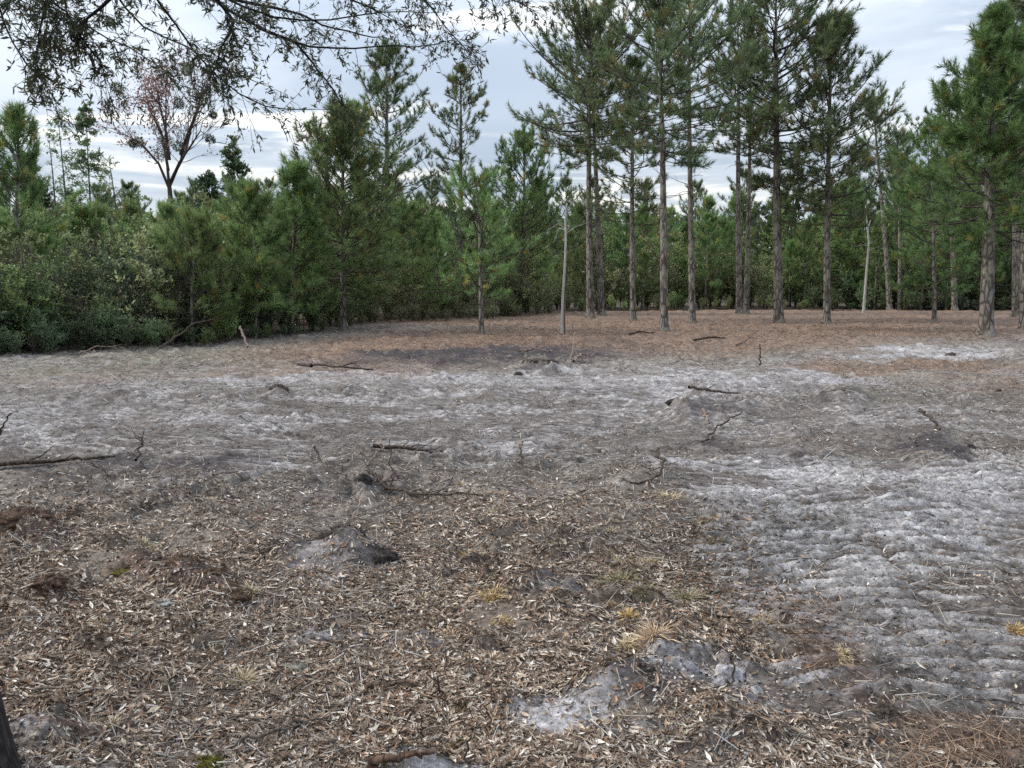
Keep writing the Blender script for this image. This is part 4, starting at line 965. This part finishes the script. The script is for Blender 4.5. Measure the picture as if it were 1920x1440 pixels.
# ------------------------------------------------------------------ oak whose limbs hang into the top left of the picture
def build_oak():
    rng = np.random.default_rng(88)
    base = Vector((-1.76, 2.12, 0)); e = empty('oak_tree', base)
    tag(e, 'dark oak at the left edge with leafy limbs hanging over the top of the picture', 'tree')
    b = np.array(base)
    mb = MB(); n = 16; z = np.linspace(-.15, 5.2, n); P = np.stack([-.10 * z + 0.02 * np.sin(z * 2), .05 * z, z], 1)
    tubes(P[None], (0.148 + .09 * np.exp(-np.maximum(z, 0) / .3) - .01 * z)[None], 20, mb)
    tr = mb.build('trunk', M_OAKBARK, e, True)
    top = P[-1] + b
    limbs = [  # photo px path with depth in metres: enters the frame at the top and hangs outward
        [(-330, -330, 3.4), (-120, -120, 4.2), (55, -2, 4.8), (140, 42, 5.0), (190, 77, 5.1), (250, 102, 5.3), (330, 156, 5.5)],
        [(60, -420, 3.4), (220, -160, 4.2), (290, -5, 4.7), (330, 50, 4.9), (375, 115, 5.0), (430, 175, 5.2), (510, 216, 5.3), (590, 217, 5.5)],
        [(60, -420, 3.6), (280, -150, 4.4), (400, -10, 4.9), (500, 32, 5.1), (580, 38, 5.3), (640, 34, 5.4), (677, 20, 5.5), (716, 22, 5.6), (794, 23, 5.8)],
        [(280, -150, 4.4), (390, -5, 4.9), (480, 50, 5.2), (560, 85, 5.4), (640, 96, 5.6), (720, 90, 5.8), (790, 96, 6.0), (835, 87, 6.1)],
        [(400, -10, 4.9), (480, 8, 5.2), (560, 24, 5.4), (610, 48, 5.6), (680, 60, 5.7), (725, 62, 5.9)],
        [(480, 50, 5.2), (555, 82, 5.3), (590, 130, 5.4), (625, 175, 5.5), (645, 208, 5.6)],
        [(-330, -330, 3.2), (-100, -100, 3.9), (2, 5, 4.4), (15, 55, 4.6), (45, 105, 4.7), (85, 150, 4.8), (110, 190, 4.9)],
        [(-120, -120, 4.2), (60, -20, 4.6), (130, 28, 4.8), (165, 90, 4.9), (192, 130, 5.0), (196, 172, 5.0)],
        [(500, -260, 4.4), (700, -120, 5.0), (788, -4, 5.5), (815, 30, 5.6), (840, 62, 5.6), (870, 98, 5.7)],
        [(700, -120, 5.0), (880, -60, 5.6), (960, -12, 5.9), (1000, 12, 6.0)],
        [(60, -420, 3.6), (120, -180, 4.3), (215, -10, 4.7), (240, 30, 4.9), (275, 60, 5.0), (330, 80, 5.2), (420, 130, 5.4), (480, 150, 5.5)],
        [(120, -180, 4.3), (90, -10, 4.5), (84, 40, 4.6), (80, 100, 4.6), (76, 150, 4.7)],
        [(215, -10, 4.7), (170, 30, 4.8), (140, 60, 4.9), (110, 95, 4.9)],
        [(400, -10, 4.7), (440, 40, 4.8), (420, 80, 4.9), (400, 120, 4.9)],
        [(700, -120, 5.2), (640, -10, 5.3), (690, 10, 5.5), (740, 40, 5.6)],
    ]
    out = []; twigs = []
    def dense(pts, m):
        A = np.array(pts); d = np.concatenate([[0], np.cumsum(np.linalg.norm(np.diff(A, axis=0), axis=1))]); s = np.linspace(0, d[-1], m)
        return np.stack([np.interp(s, d, A[:, k]) for k in range(3)], 1)
    hubs = {(-330, -330): None, (60, -420): None, (500, -260): None}
    for L in limbs:
        W = [np.array(at(a, c, Y)) for a, c, Y in L]
        m = 16; P = dense(W, m); P += np.cumsum(rng.normal(size=P.shape) * .007, 0) * np.linspace(0, 1, m)[:, None]
        r = np.linspace(.012, .003, m)
        lb = MB(); tubes((P - b)[None], r[None], 7, lb); lb.build('limb', M_OAKBARK, e, True)
        for j in range(3, m):
            pj = P[j]; pxx, pyy = pix(pj[0], pj[1], pj[2])
            if pyy < -160 or pxx < -250: continue
            T = norm(P[j] - P[j - 1]); near = .35 + .65 * (1 - sstep(430, 640, pxx)); 
            cnt = int(rng.poisson(2.9 * near + .4))
            if pxx > 780: cnt = 4
            for q in range(cnt):
                D = norm(T * .8 + rng.normal(size=3) * .6 + np.array([.15, 0, -.28])); LL = rng.uniform(.08, .32)
                p0 = P[j - 1] + (P[j] - P[j - 1]) * rng.random(); twigs.append((p0, D, LL, 1))
        twigs.append((P[-1], norm(P[-1] - P[-2]), .18, 1))
    # thick limbs linking the trunk with the entering branches
    for (a, c, Y), mid in (((-330, -330, 3.3), (-.25, .1, -.1)), ((60, -420, 3.5), (.1, .1, .5)), ((500, -260, 4.4), (.2, -.1, .8))):
        q = np.array(at(a, c, Y)); mm = (top + q) / 2 + np.array(mid) * .6
        P = dense([top - np.array([0, 0, .4]), top, mm, q], 12); lb = MB(); tubes((P - b)[None], np.linspace(.085, .018, 12)[None], 9, lb); lb.build('limb', M_OAKBARK, e, True)
    # twigs and leaves
    tw = [t for t in twigs]; extra = []
    for (p0, D, L, lv) in tw:
        for q in range(2): 
            extra.append((p0 + D * L * rng.uniform(.3, .9), norm(D + rng.normal(size=3) * .6 + np.array([0, 0, -.15])), L * rng.uniform(.35, .7), 0))
    tw += extra
    P0 = np.array([t[0] for t in tw]); D = np.array([t[1] for t in tw]); L = np.array([t[2] for t in tw])[:, None]
    P1 = P0 + D * L * .5 + rng.normal(size=P0.shape) * .012; P2 = P0 + D * L + np.array([0, 0, -.02]) + rng.normal(size=P0.shape) * .02
    mb = MB(); tubes(np.stack([P0, P1, P2], 1) - b, np.array([[.002, .0015, .001]]) * np.ones((len(P0), 1)), 4, mb); mb.build('twigs', M_OAKBARK, e, True)
    per = 14; K = len(P0); w = rng.uniform(.25, 1.0, (K * per, 1)) ** .6
    B = np.repeat(P0, per, 0) * (1 - w) + np.repeat(P2, per, 0) * w
    keep = rng.random(K * per) < .62; B = B[keep]; Dt = np.repeat(D, per, 0)[keep]; n = len(B)
    Dl = norm(Dt * .55 + rng.normal(size=B.shape) * .7 + np.array([0, 0, .02])); Nl = norm(rng.normal(size=B.shape) * .8 + np.array([0, 0, .8]))
    Nl = norm(Nl - Dl * np.sum(Nl * Dl, 1, keepdims=True)); S = np.cross(Nl, Dl)
    LL = rng.uniform(.02, .054, n); WW = LL * rng.uniform(.2, .28, n)
    e1 = LL[:, None]; w1 = WW[:, None]
    V = np.stack([B, B + Dl * e1 * .3 + S * w1 * .45, B + Dl * e1 * .3 - S * w1 * .45, B + Dl * e1 * .68 + S * w1 * .42 - Nl * e1 * .03, B + Dl * e1 * .68 - S * w1 * .42 - Nl * e1 * .03, B + Dl * e1 - Nl * e1 * .1], 1).reshape(-1, 3) - b
    o = (np.arange(n) * 6)[:, None]; mb = MB(); col = np.repeat(rng.uniform(.7, 1.4, (n, 1)) * np.where(rng.random((n, 1)) < .08, np.array([[2.6, 1.5, 1.2]]), np.array([[1, 1, 1]])), 6, 0)
    mb.add(V, np.concatenate([o + np.array([[0, 2, 1]]), o + np.array([[3, 4, 5]])]), col); s0 = mb.n
    mb.F.append(o + np.array([[1, 2, 4, 3]]))
    lv = mb.build('leaves', M_OAKLEAF, e); lv['kind'] = 'stuff'
build_oak()


# ------------------------------------------------------------------ fallen branches, tufts, clods, moss on the ground
def gpt(px, py, lift=0.0):
    x, y = (float(v) for v in onground(px, py)); return np.array([x, y, h1(x, y) + lift])
def branch(pts, r0, r1, label, seed, twigs=5, tl=.25, mat=None, tint=(1, 1, 1), up=.3, name='fallen_branch', sides=7):
    """pts: (photo x, photo y of the ground point, lift in metres)"""
    rng = np.random.default_rng(seed); W = np.array([gpt(a, c, l + r0 * .7) for a, c, l in pts])
    d = np.concatenate([[0], np.cumsum(np.linalg.norm(np.diff(W, axis=0), axis=1))]); m = 12; s = np.linspace(0, d[-1], m)
    P = np.stack([np.interp(s, d, W[:, k]) for k in range(3)], 1); P[1:-1] += rng.normal(size=(m - 2, 3)) * np.array([.012, .012, .006]) * (1 + r0 * 20)
    c0 = P[0].copy(); e = empty(name, c0); tag(e, label, 'branch')
    mb = MB(); tubes((P - c0)[None], np.linspace(r0, r1, m)[None], sides, mb, tint); mb.build('stem', mat or M_STICK, e, True)
    if twigs:
        hs = []
        for i in range(twigs):
            j = rng.integers(2, m - 1); T = norm(P[j + 1 if j < m - 1 else j] - P[j - 1]); sd = norm(np.cross(T, [0, 0, 1])) * rng.choice([-1, 1])
            D = norm(T * .7 + sd * .7 + np.array([0, 0, up * rng.uniform(-.1, 1)])); L = tl * rng.uniform(.4, 1.1)
            a = P[j] - c0; hs.append([a, a + D * L * .5 + rng.normal(size=3) * .01, a + norm(D + rng.normal(size=3) * .3) * L])
        for q in hs:
            mb = MB(); tubes(np.array(q)[None], np.array([[.45, .32, .15]]) * (r0 * .6 + r1 * .4), 5, mb, tint); mb.build('twig', mat or M_STICK, e, True)
    return e
def build_branches():
    B = branch
    D, G, Pp = (.7, .62, .56), (1.3, 1.25, 1.2), (2.2, 2.05, 1.85)
    B([(-60, 878, .02), (60, 871, .03), (130, 862, .02), (215, 856, .01)], .028, .012, 'long dark branch lying flat from the left edge across grey sand', 1, 3, .3, tint=D)
    B([(-5, 840, .02), (8, 838, .14), (28, 835, .32)], .012, .006, 'thin bare shoot sticking up beside the left edge', 2, 3, .12, tint=D)
    B([(690, 893, .03), (735, 908, .05), (790, 920, .05), (850, 925, .03), (905, 935, .02)], .017, .007, 'forked dead branch lying in front of the chopped brush in the middle', 3, 7, .35, tint=D, up=.7)
    B([(745, 925, .02), (733, 947, .02), (722, 955, .01)], .009, .005, 'short pale stick crossing under the forked dead branch', 4, 0, tint=Pp)
    B([(735, 905, .02), (735, 904, .22), (732, 903, .42)], .006, .003, 'thin dark stem standing upright out of the forked dead branch', 5, 0, tint=D)
    B([(590, 873, .18), (597, 876, .04), (622, 886, .02), (650, 893, .02)], .014, .008, 'bent grey branch with one end raised left of the forked branch', 6, 3, .2, tint=G)
    B([(700, 858, .03), (765, 855, .05), (830, 845, .03)], .022, .010, 'dark crooked stick behind the forked dead branch', 7, 5, .3, tint=D)
    B([(690, 880, .02), (718, 862, .05), (715, 838, .1)], .008, .004, 'pale thin twig leaning against the dark crooked stick', 8, 2, .2, tint=Pp)
    B([(255, 868, .04), (268, 856, .12), (272, 848, .2)], .014, .006, 'short stub branch standing up on the dark track at left', 9, 3, .18, tint=D)
    B([(400, 912, .02), (440, 902, .04), (475, 896, .01)], .009, .005, 'pale curved stick lying on the sand at left centre', 10, 1, .1, tint=Pp)
    B([(1290, 775, .1), (1340, 773, .14), (1385, 768, .12)], .022, .012, 'long stick lying across the tangled mound on the far sand', 11, 5, .35, tint=G)
    B([(1318, 782, .03), (1330, 795, .06)], .016, .01, 'short pale stick in front of the tangled mound', 12, 0, tint=Pp)
    B([(1315, 822, .02), (1345, 814, .1), (1390, 806, .22)], .012, .007, 'slanting stick poking out of the dark patch right of centre', 13, 1, .2, tint=D)
    B([(1722, 802, .16), (1742, 810, .12), (1762, 818, .03)], .018, .014, 'stout dark stick leaning on the black soil heap at right', 14, 0, tint=D)
    B([(1233, 882, .12), (1240, 900, .1), (1232, 915, .05), (1180, 917, .02)], .015, .008, 'hooked dark branch on the brush left of the crawler tracks', 15, 4, .25, tint=D)
    B([(60, 1312, .015), (160, 1306, .02), (265, 1300, .02), (320, 1298, .01)], .0055, .003, 'long straight pale stalk lying on the leaves at lower left', 16, 1, .1, tint=Pp)
    B([(262, 1290, .02), (270, 1303, .02), (310, 1316, .015), (372, 1323, .01)], .005, .003, 'thin curved twig branching off beside the long pale stalk', 17, 2, .1, tint=G)
    B([(395, 1225, .06), (398, 1250, .03), (368, 1266, .015)], .005, .003, 'small bent white twig on the leaves at lower left', 18, 1, .08, tint=Pp)
    B([(398, 1262, .02), (440, 1295, .02)], .004, .002, 'thin brown twig running down from the bent white twig', 19, 0, tint=G)
    B([(440, 1388, .015), (510, 1362, .03), (575, 1340, .03), (640, 1318, .02)], .007, .003, 'forked grey twig lying beside the moss at the bottom', 20, 4, .16, tint=G)
    B([(525, 1365, .03), (555, 1335, .04), (582, 1312, .03)], .005, .003, 'pale upper fork of twig above the bottom moss', 21, 0, tint=Pp)
    B([(640, 1316, .01), (690, 1296, .03), (745, 1288, .02), (800, 1284, .01)], .010, .005, 'thicker brown stick lying on the leaves at bottom centre', 22, 1, .1, tint=(.9, .75, .65))
    B([(680, 1336, .01), (730, 1352, .02), (800, 1365, .01), (850, 1368, .01)], .005, .003, 'thin pale twig in front of the thicker brown stick', 23, 2, .08, tint=Pp)
    B([(935, 1228, .02), (934, 1214, .05), (936, 1200, .09)], .006, .004, 'small white twig standing in the pale sand patch', 24, 0, tint=(3.2, 3.1, 3.0))
    B([(690, 1439, .02), (750, 1436, .03), (815, 1430, .02)], .014, .009, 'brown broken stick half buried in sand at the bottom edge', 25, 0, tint=(1.1, .8, .65))
    B([(815, 1310, .0), (813, 1308, .08), (812, 1307, .16)], .004, .002, 'thin dark stem left of two standing near the mossy stone', 26, 0, tint=D)
    B([(830, 1330, .0), (835, 1326, .12), (837, 1322, .22)], .0055, .002, 'taller dark stem right of two standing near the mossy stone', 27, 1, .06, tint=D)
    B([(878, 1425, .0), (880, 1424, .09), (882, 1423, .2)], .004, .002, 'bare dark stem standing at the bottom right of centre', 28, 1, .05, tint=D)
    B([(760, 1375, .0), (761, 1374, .05), (761, 1373, .1)], .004, .002, 'left short stem stub of the pair at bottom centre', 29, 0, tint=D)
    B([(786, 1380, .0), (787, 1379, .05), (788, 1378, .1)], .004, .002, 'right short stem stub of the pair at bottom centre', 30, 0, tint=D)
    B([(915, 1375, .0), (918, 1370, .1), (926, 1365, .2)], .0045, .002, 'reddish dry stem leaning over the mossy twig', 31, 2, .08, tint=(1.1, .7, .5))
    B([(1360, 1260, .0), (1368, 1250, .05), (1376, 1245, .09)], .005, .003, 'tiny dark forked shoot on the pale sand at lower right', 32, 2, .07, tint=D)
    B([(1355, 1305, .0), (1366, 1292, .04), (1372, 1284, .08)], .006, .004, 'short dark peg slanting out of the pale sand', 33, 0, tint=D)
    B([(1608, 1412, .02), (1618, 1398, .04), (1624, 1385, .06)], .007, .004, 'short pale splinter standing at the lower right ridges', 34, 0, tint=Pp)
    B([(975, 668, .04), (1000, 686, .12), (1030, 690, .1)], .03, .015, 'grey root end on the far black soil', 35, 2, .3, tint=G)
    B([(1070, 684, .05), (1074, 676, .25), (1078, 668, .5)], .02, .01, 'white forked stub standing on the far black soil', 36, 3, .3, tint=Pp)
    B([(1075, 686, .05), (1090, 680, .15), (1105, 676, .1)], .028, .016, 'bleached log end lying by the white forked stub', 37, 1, .2, tint=Pp)
    B([(1424, 690, .0), (1424, 689, .2), (1422, 688, .42)], .02, .012, 'dark stake-like stem standing on the far sand band', 38, 0, tint=D)
    B([(585, 702, .05), (560, 699, .12), (640, 706, .1), (700, 704, .05)], .03, .014, 'low dark branch heap left of the black soil', 39, 6, .5, tint=D)
    B([(452, 646, .5), (458, 650, .25), (464, 652, .02)], .035, .03, 'pale cut stake leaning at the foot of the left thicket', 40, 0, tint=Pp)
    B([(300, 655, .05), (335, 650, .35), (365, 648, .65), (405, 646, .75)], .035, .012, 'arched fallen branch in front of the left thicket', 41, 5, .5, tint=(.9, .8, .7))
    B([(150, 668, .1), (185, 668, .25), (215, 664, .15)], .02, .01, 'tan broken stalk lying at the foot of the dark shrubs', 42, 3, .4, tint=Pp)
    B([(975, 868, .0), (977, 866, .1), (979, 864, .22)], .02, .008, 'small pale stump splinter standing in mid clearing', 43, 2, .15, tint=Pp)
    B([(1300, 640, .03), (1330, 640, .12), (1360, 636, .05)], .04, .02, 'dark log lying on the pine straw right of centre', 44, 3, .4, tint=D)
    B([(1180, 632, .05), (1200, 628, .15), (1225, 630, .1)], .04, .02, 'dark broken log left of the forward pine foot', 45, 4, .4, tint=D)
    B([(1380, 648, .03), (1405, 640, .1), (1420, 632, .2)], .022, .012, 'thin grey branch slanting on the pine straw', 46, 4, .4, tint=G)
    B([(1335, 575, .0), (1350, 575, .9), (1332, 575, 1.9)], .03, .012, 'bleached leaning dead branch at the foot of the twin pines', 47, 8, 1.0, tint=Pp)
build_branches()

def grass(px, py, w, h, col, label, seed, n=110):
    rng = np.random.default_rng(seed); c = gpt(px, py); k = float(c[1]) / F_PX
    W, Hh = w * k * .5, h * k * .9
    az = rng.uniform(0, 6.28, n); r = W * rng.random(n) ** .6 * .8 * (.55 + .9 * vnoise(az * 1.1, az * 0 + seed, 4))
    P = np.stack([r * np.cos(az), r * np.sin(az) * .8, np.zeros(n)], 1); P[:, 2] = height(c[0] + P[:, 0], c[1] + P[:, 1]) - c[2] - .01
    out = norm(np.stack([np.cos(az), np.sin(az), np.zeros(n)], 1) * (r / W * 1.1 + .2)[:, None] + rng.normal(size=(n, 3)) * .5 + np.append(rng.normal(size=2) * .45, .75))
    L = Hh * (.25 + 1.1 * rng.random(n) ** 1.6)[:, None]; A = P; Bm = P + out * L * .55; C = Bm + norm(out + np.stack([np.cos(az), np.sin(az), -.5 * np.ones(n)], 1) * .7) * L * .5
    S = perp(out, rng) * (.0009 + .0004 * c[1])
    V = np.stack([A - S, A + S, Bm + S * .8, Bm - S * .8, C], 1).reshape(-1, 3); o = (np.arange(n) * 5)[:, None]
    cc = np.repeat(np.array(col)[None] * rng.uniform(.6, 1.35, (n, 1)), 5, 0)
    mb = MB(); mb.add(V, o + np.array([[0, 1, 2, 3]]), cc); mb.F.append(o + np.array([[3, 2, 4]]))
    ob = mb.build('grass_tuft', M_STRAW, loc=c); tag(ob, label, 'grass tuft', 'dry grass tufts in the leaf litter')

for i, (a, b_, w, h, c, lab) in enumerate(TUFTS): grass(a, b_, w, h, c, lab, 900 + i, n=520 if b_ > 980 else 240)

def lump(name, px, py, w, h, col, label, cat, seed, mat, fuzz=0, group=None, rough=.35, tilt=1.0):
    rng = np.random.default_rng(seed); c = gpt(px, py); k = float(c[1]) / F_PX; W, Hh = w * k * .5, h * k * .8
    na, nb = 40, 20; th = np.linspace(0, np.pi, nb); ph = np.arange(na) * 2 * np.pi / na; T, Ph = np.meshgrid(th, ph, indexing='ij')
    d = 1 + rough * 2.2 * (fbm(np.cos(Ph) * np.sin(T) * 2 + 5, np.sin(Ph) * np.sin(T) * 2 + np.cos(T), 1.6, 5, seed, .7) - .5) * (.3 + np.sin(T))
    V = np.stack([W * d * np.sin(T) * np.cos(Ph), W * .75 * d * np.sin(T) * np.sin(Ph), Hh * .75 * (d * np.cos(T) - .5)], -1).reshape(-1, 3)
    i = np.arange(nb - 1)[:, None] * na; j = np.arange(na)[None]; j2 = (j + 1) % na
    Fq = np.stack([i + j, i + na + j, i + na + j2, i + j2], -1).reshape(-1, 4)
    cc = np.array(col)[None] * (.6 + .8 * fbm(V[:, 0] / W, V[:, 1] / W + V[:, 2] / W, 3, 3, seed + 1))[:, None]
    mb = MB(); mb.add(V, Fq, cc)
    if fuzz:
        q = rng.integers(0, len(V), fuzz); N = norm(V[q] / np.array([W, W * .75, Hh]) + rng.normal(size=(fuzz, 3)) * .5); L = rng.uniform(.25, .7, (fuzz, 1)) * Hh * .55 + .006; S = perp(N, rng) * .0016 * (1 + .15 * c[1])
        Vv = np.stack([V[q] - S, V[q] + S, V[q] + N * L + rng.normal(size=(fuzz, 3)) * L * .3], 1).reshape(-1, 3)
        mb.add(Vv, (np.arange(fuzz) * 3)[:, None] + np.array([[0, 1, 2]]), np.repeat(np.array(col)[None] * rng.uniform(.6, 1.7, (fuzz, 1)), 3, 0))
    ob = mb.build(name, mat, smooth=True, loc=c); tag(ob, label, cat, group)
MS = (.10, .095, .022)
MOSS = [(385, 1418, 60, 26, MS, 'largest yellow-green moss clump at the bottom'), (412, 1402, 40, 16, MS, 'moss clump just behind the largest one'), (553, 1382, 40, 12, MS, 'flat moss patch right of the largest moss clump'),
        (872, 1330, 36, 18, (.085, .07, .022), 'brown-green moss on the stone by the standing stems'), (865, 1385, 34, 10, MS, 'thin moss strip left of the reddish stem'), (892, 1378, 22, 12, MS, 'small bright moss ball right of the thin moss strip'),
        (46, 1325, 30, 12, MS, 'moss patch next to the oak trunk'), (790, 1308, 30, 10, MS, 'moss by the brown stick at bottom centre'), (240, 1082, 60, 10, (.11, .09, .03), 'mossy tint clump on the brown ridge')]
for i, (a, b_, w, h, c, lab) in enumerate(MOSS): lump('moss_clump', a, b_, w, h, c, lab, 'moss', 1000 + i, M_MOSS, 900)
SO, DK, RD = (.075, .06, .05), (.055, .047, .044), (.09, .06, .045)
CLODS = [(683, 908, 28, 20, DK, 'round dark root ball behind the forked branch'), (716, 1046, 50, 24, DK, 'dark clod at the right end of the soil hump'), (640, 1030, 70, 26, DK, 'black clod in the middle of the soil hump'), (520, 1028, 60, 20, SO, 'brown clod at the left end of the soil hump'),
         (345, 1085, 60, 26, RD, 'reddish clod in the middle of the brown ridge'), (400, 1108, 66, 26, RD, 'reddish clod right of the ridge middle'), (300, 1068, 50, 20, RD, 'reddish clod left on the brown ridge'), (100, 1142, 56, 20, RD, 'reddish clod left of the lichen pieces'), (445, 1130, 46, 22, RD, 'reddish clod at the lower end of the brown ridge'),
         (522, 740, 30, 16, SO, 'small brown stump-like clod on the far left sand'), (972, 706, 18, 11, DK, 'pointed dark clod below the far black soil'), (1575, 750, 50, 9, SO, 'wide torn sod left of the olive strip'), (1262, 770, 24, 9, DK, 'dark clod at the left end of the tangled mound'),
         (1785, 662, 24, 12, SO, 'round clod on the far sand patch at right'), (1803, 742, 14, 10, DK, 'left dark ball clod in the olive strip'), (1874, 735, 14, 9, DK, 'right dark ball clod in the olive strip'), (1750, 848, 56, 12, DK, 'black soil heap at right'), (1820, 835, 16, 8, DK, 'small black clod right of the soil heap'),
         (110, 900, 50, 10, SO, 'dark clod under the long flat branch'), (40, 1005, 90, 24, RD, 'brown sod at the left edge'), (1010, 690, 60, 7, SO, 'root heap at the foot of the far black soil'), (930, 1028, 40, 14, RD, 'brown crumb heap right of the golden tuft'), (1655, 1345, 60, 20, SO, 'dark clod among the lower right ridges'), (1200, 1300, 70, 26, DK, 'dark churned clod in the near sand'), (560, 1246, 56, 20, (.2, .2, .17), 'grey lichen covered root piece left of the sand patch'), (300, 1145, 50, 12, (.28, .28, .25), 'pale grey lichen piece below the brown ridge'), (250, 1195, 60, 10, (.26, .28, .22), 'greenish grey lichen piece at lower left'), (75, 1352, 60, 14, (.25, .26, .25), 'grey sandy clod beside the oak trunk'), (820, 1338, 40, 12, (.2, .16, .12), 'flat brown stone by the mossy piece')]
for i, (a, b_, w, h, c, lab) in enumerate(CLODS): lump('soil_clod', a, b_, w, h, c, lab, 'clod', 1100 + i, M_MOSS, 500, None, .6)
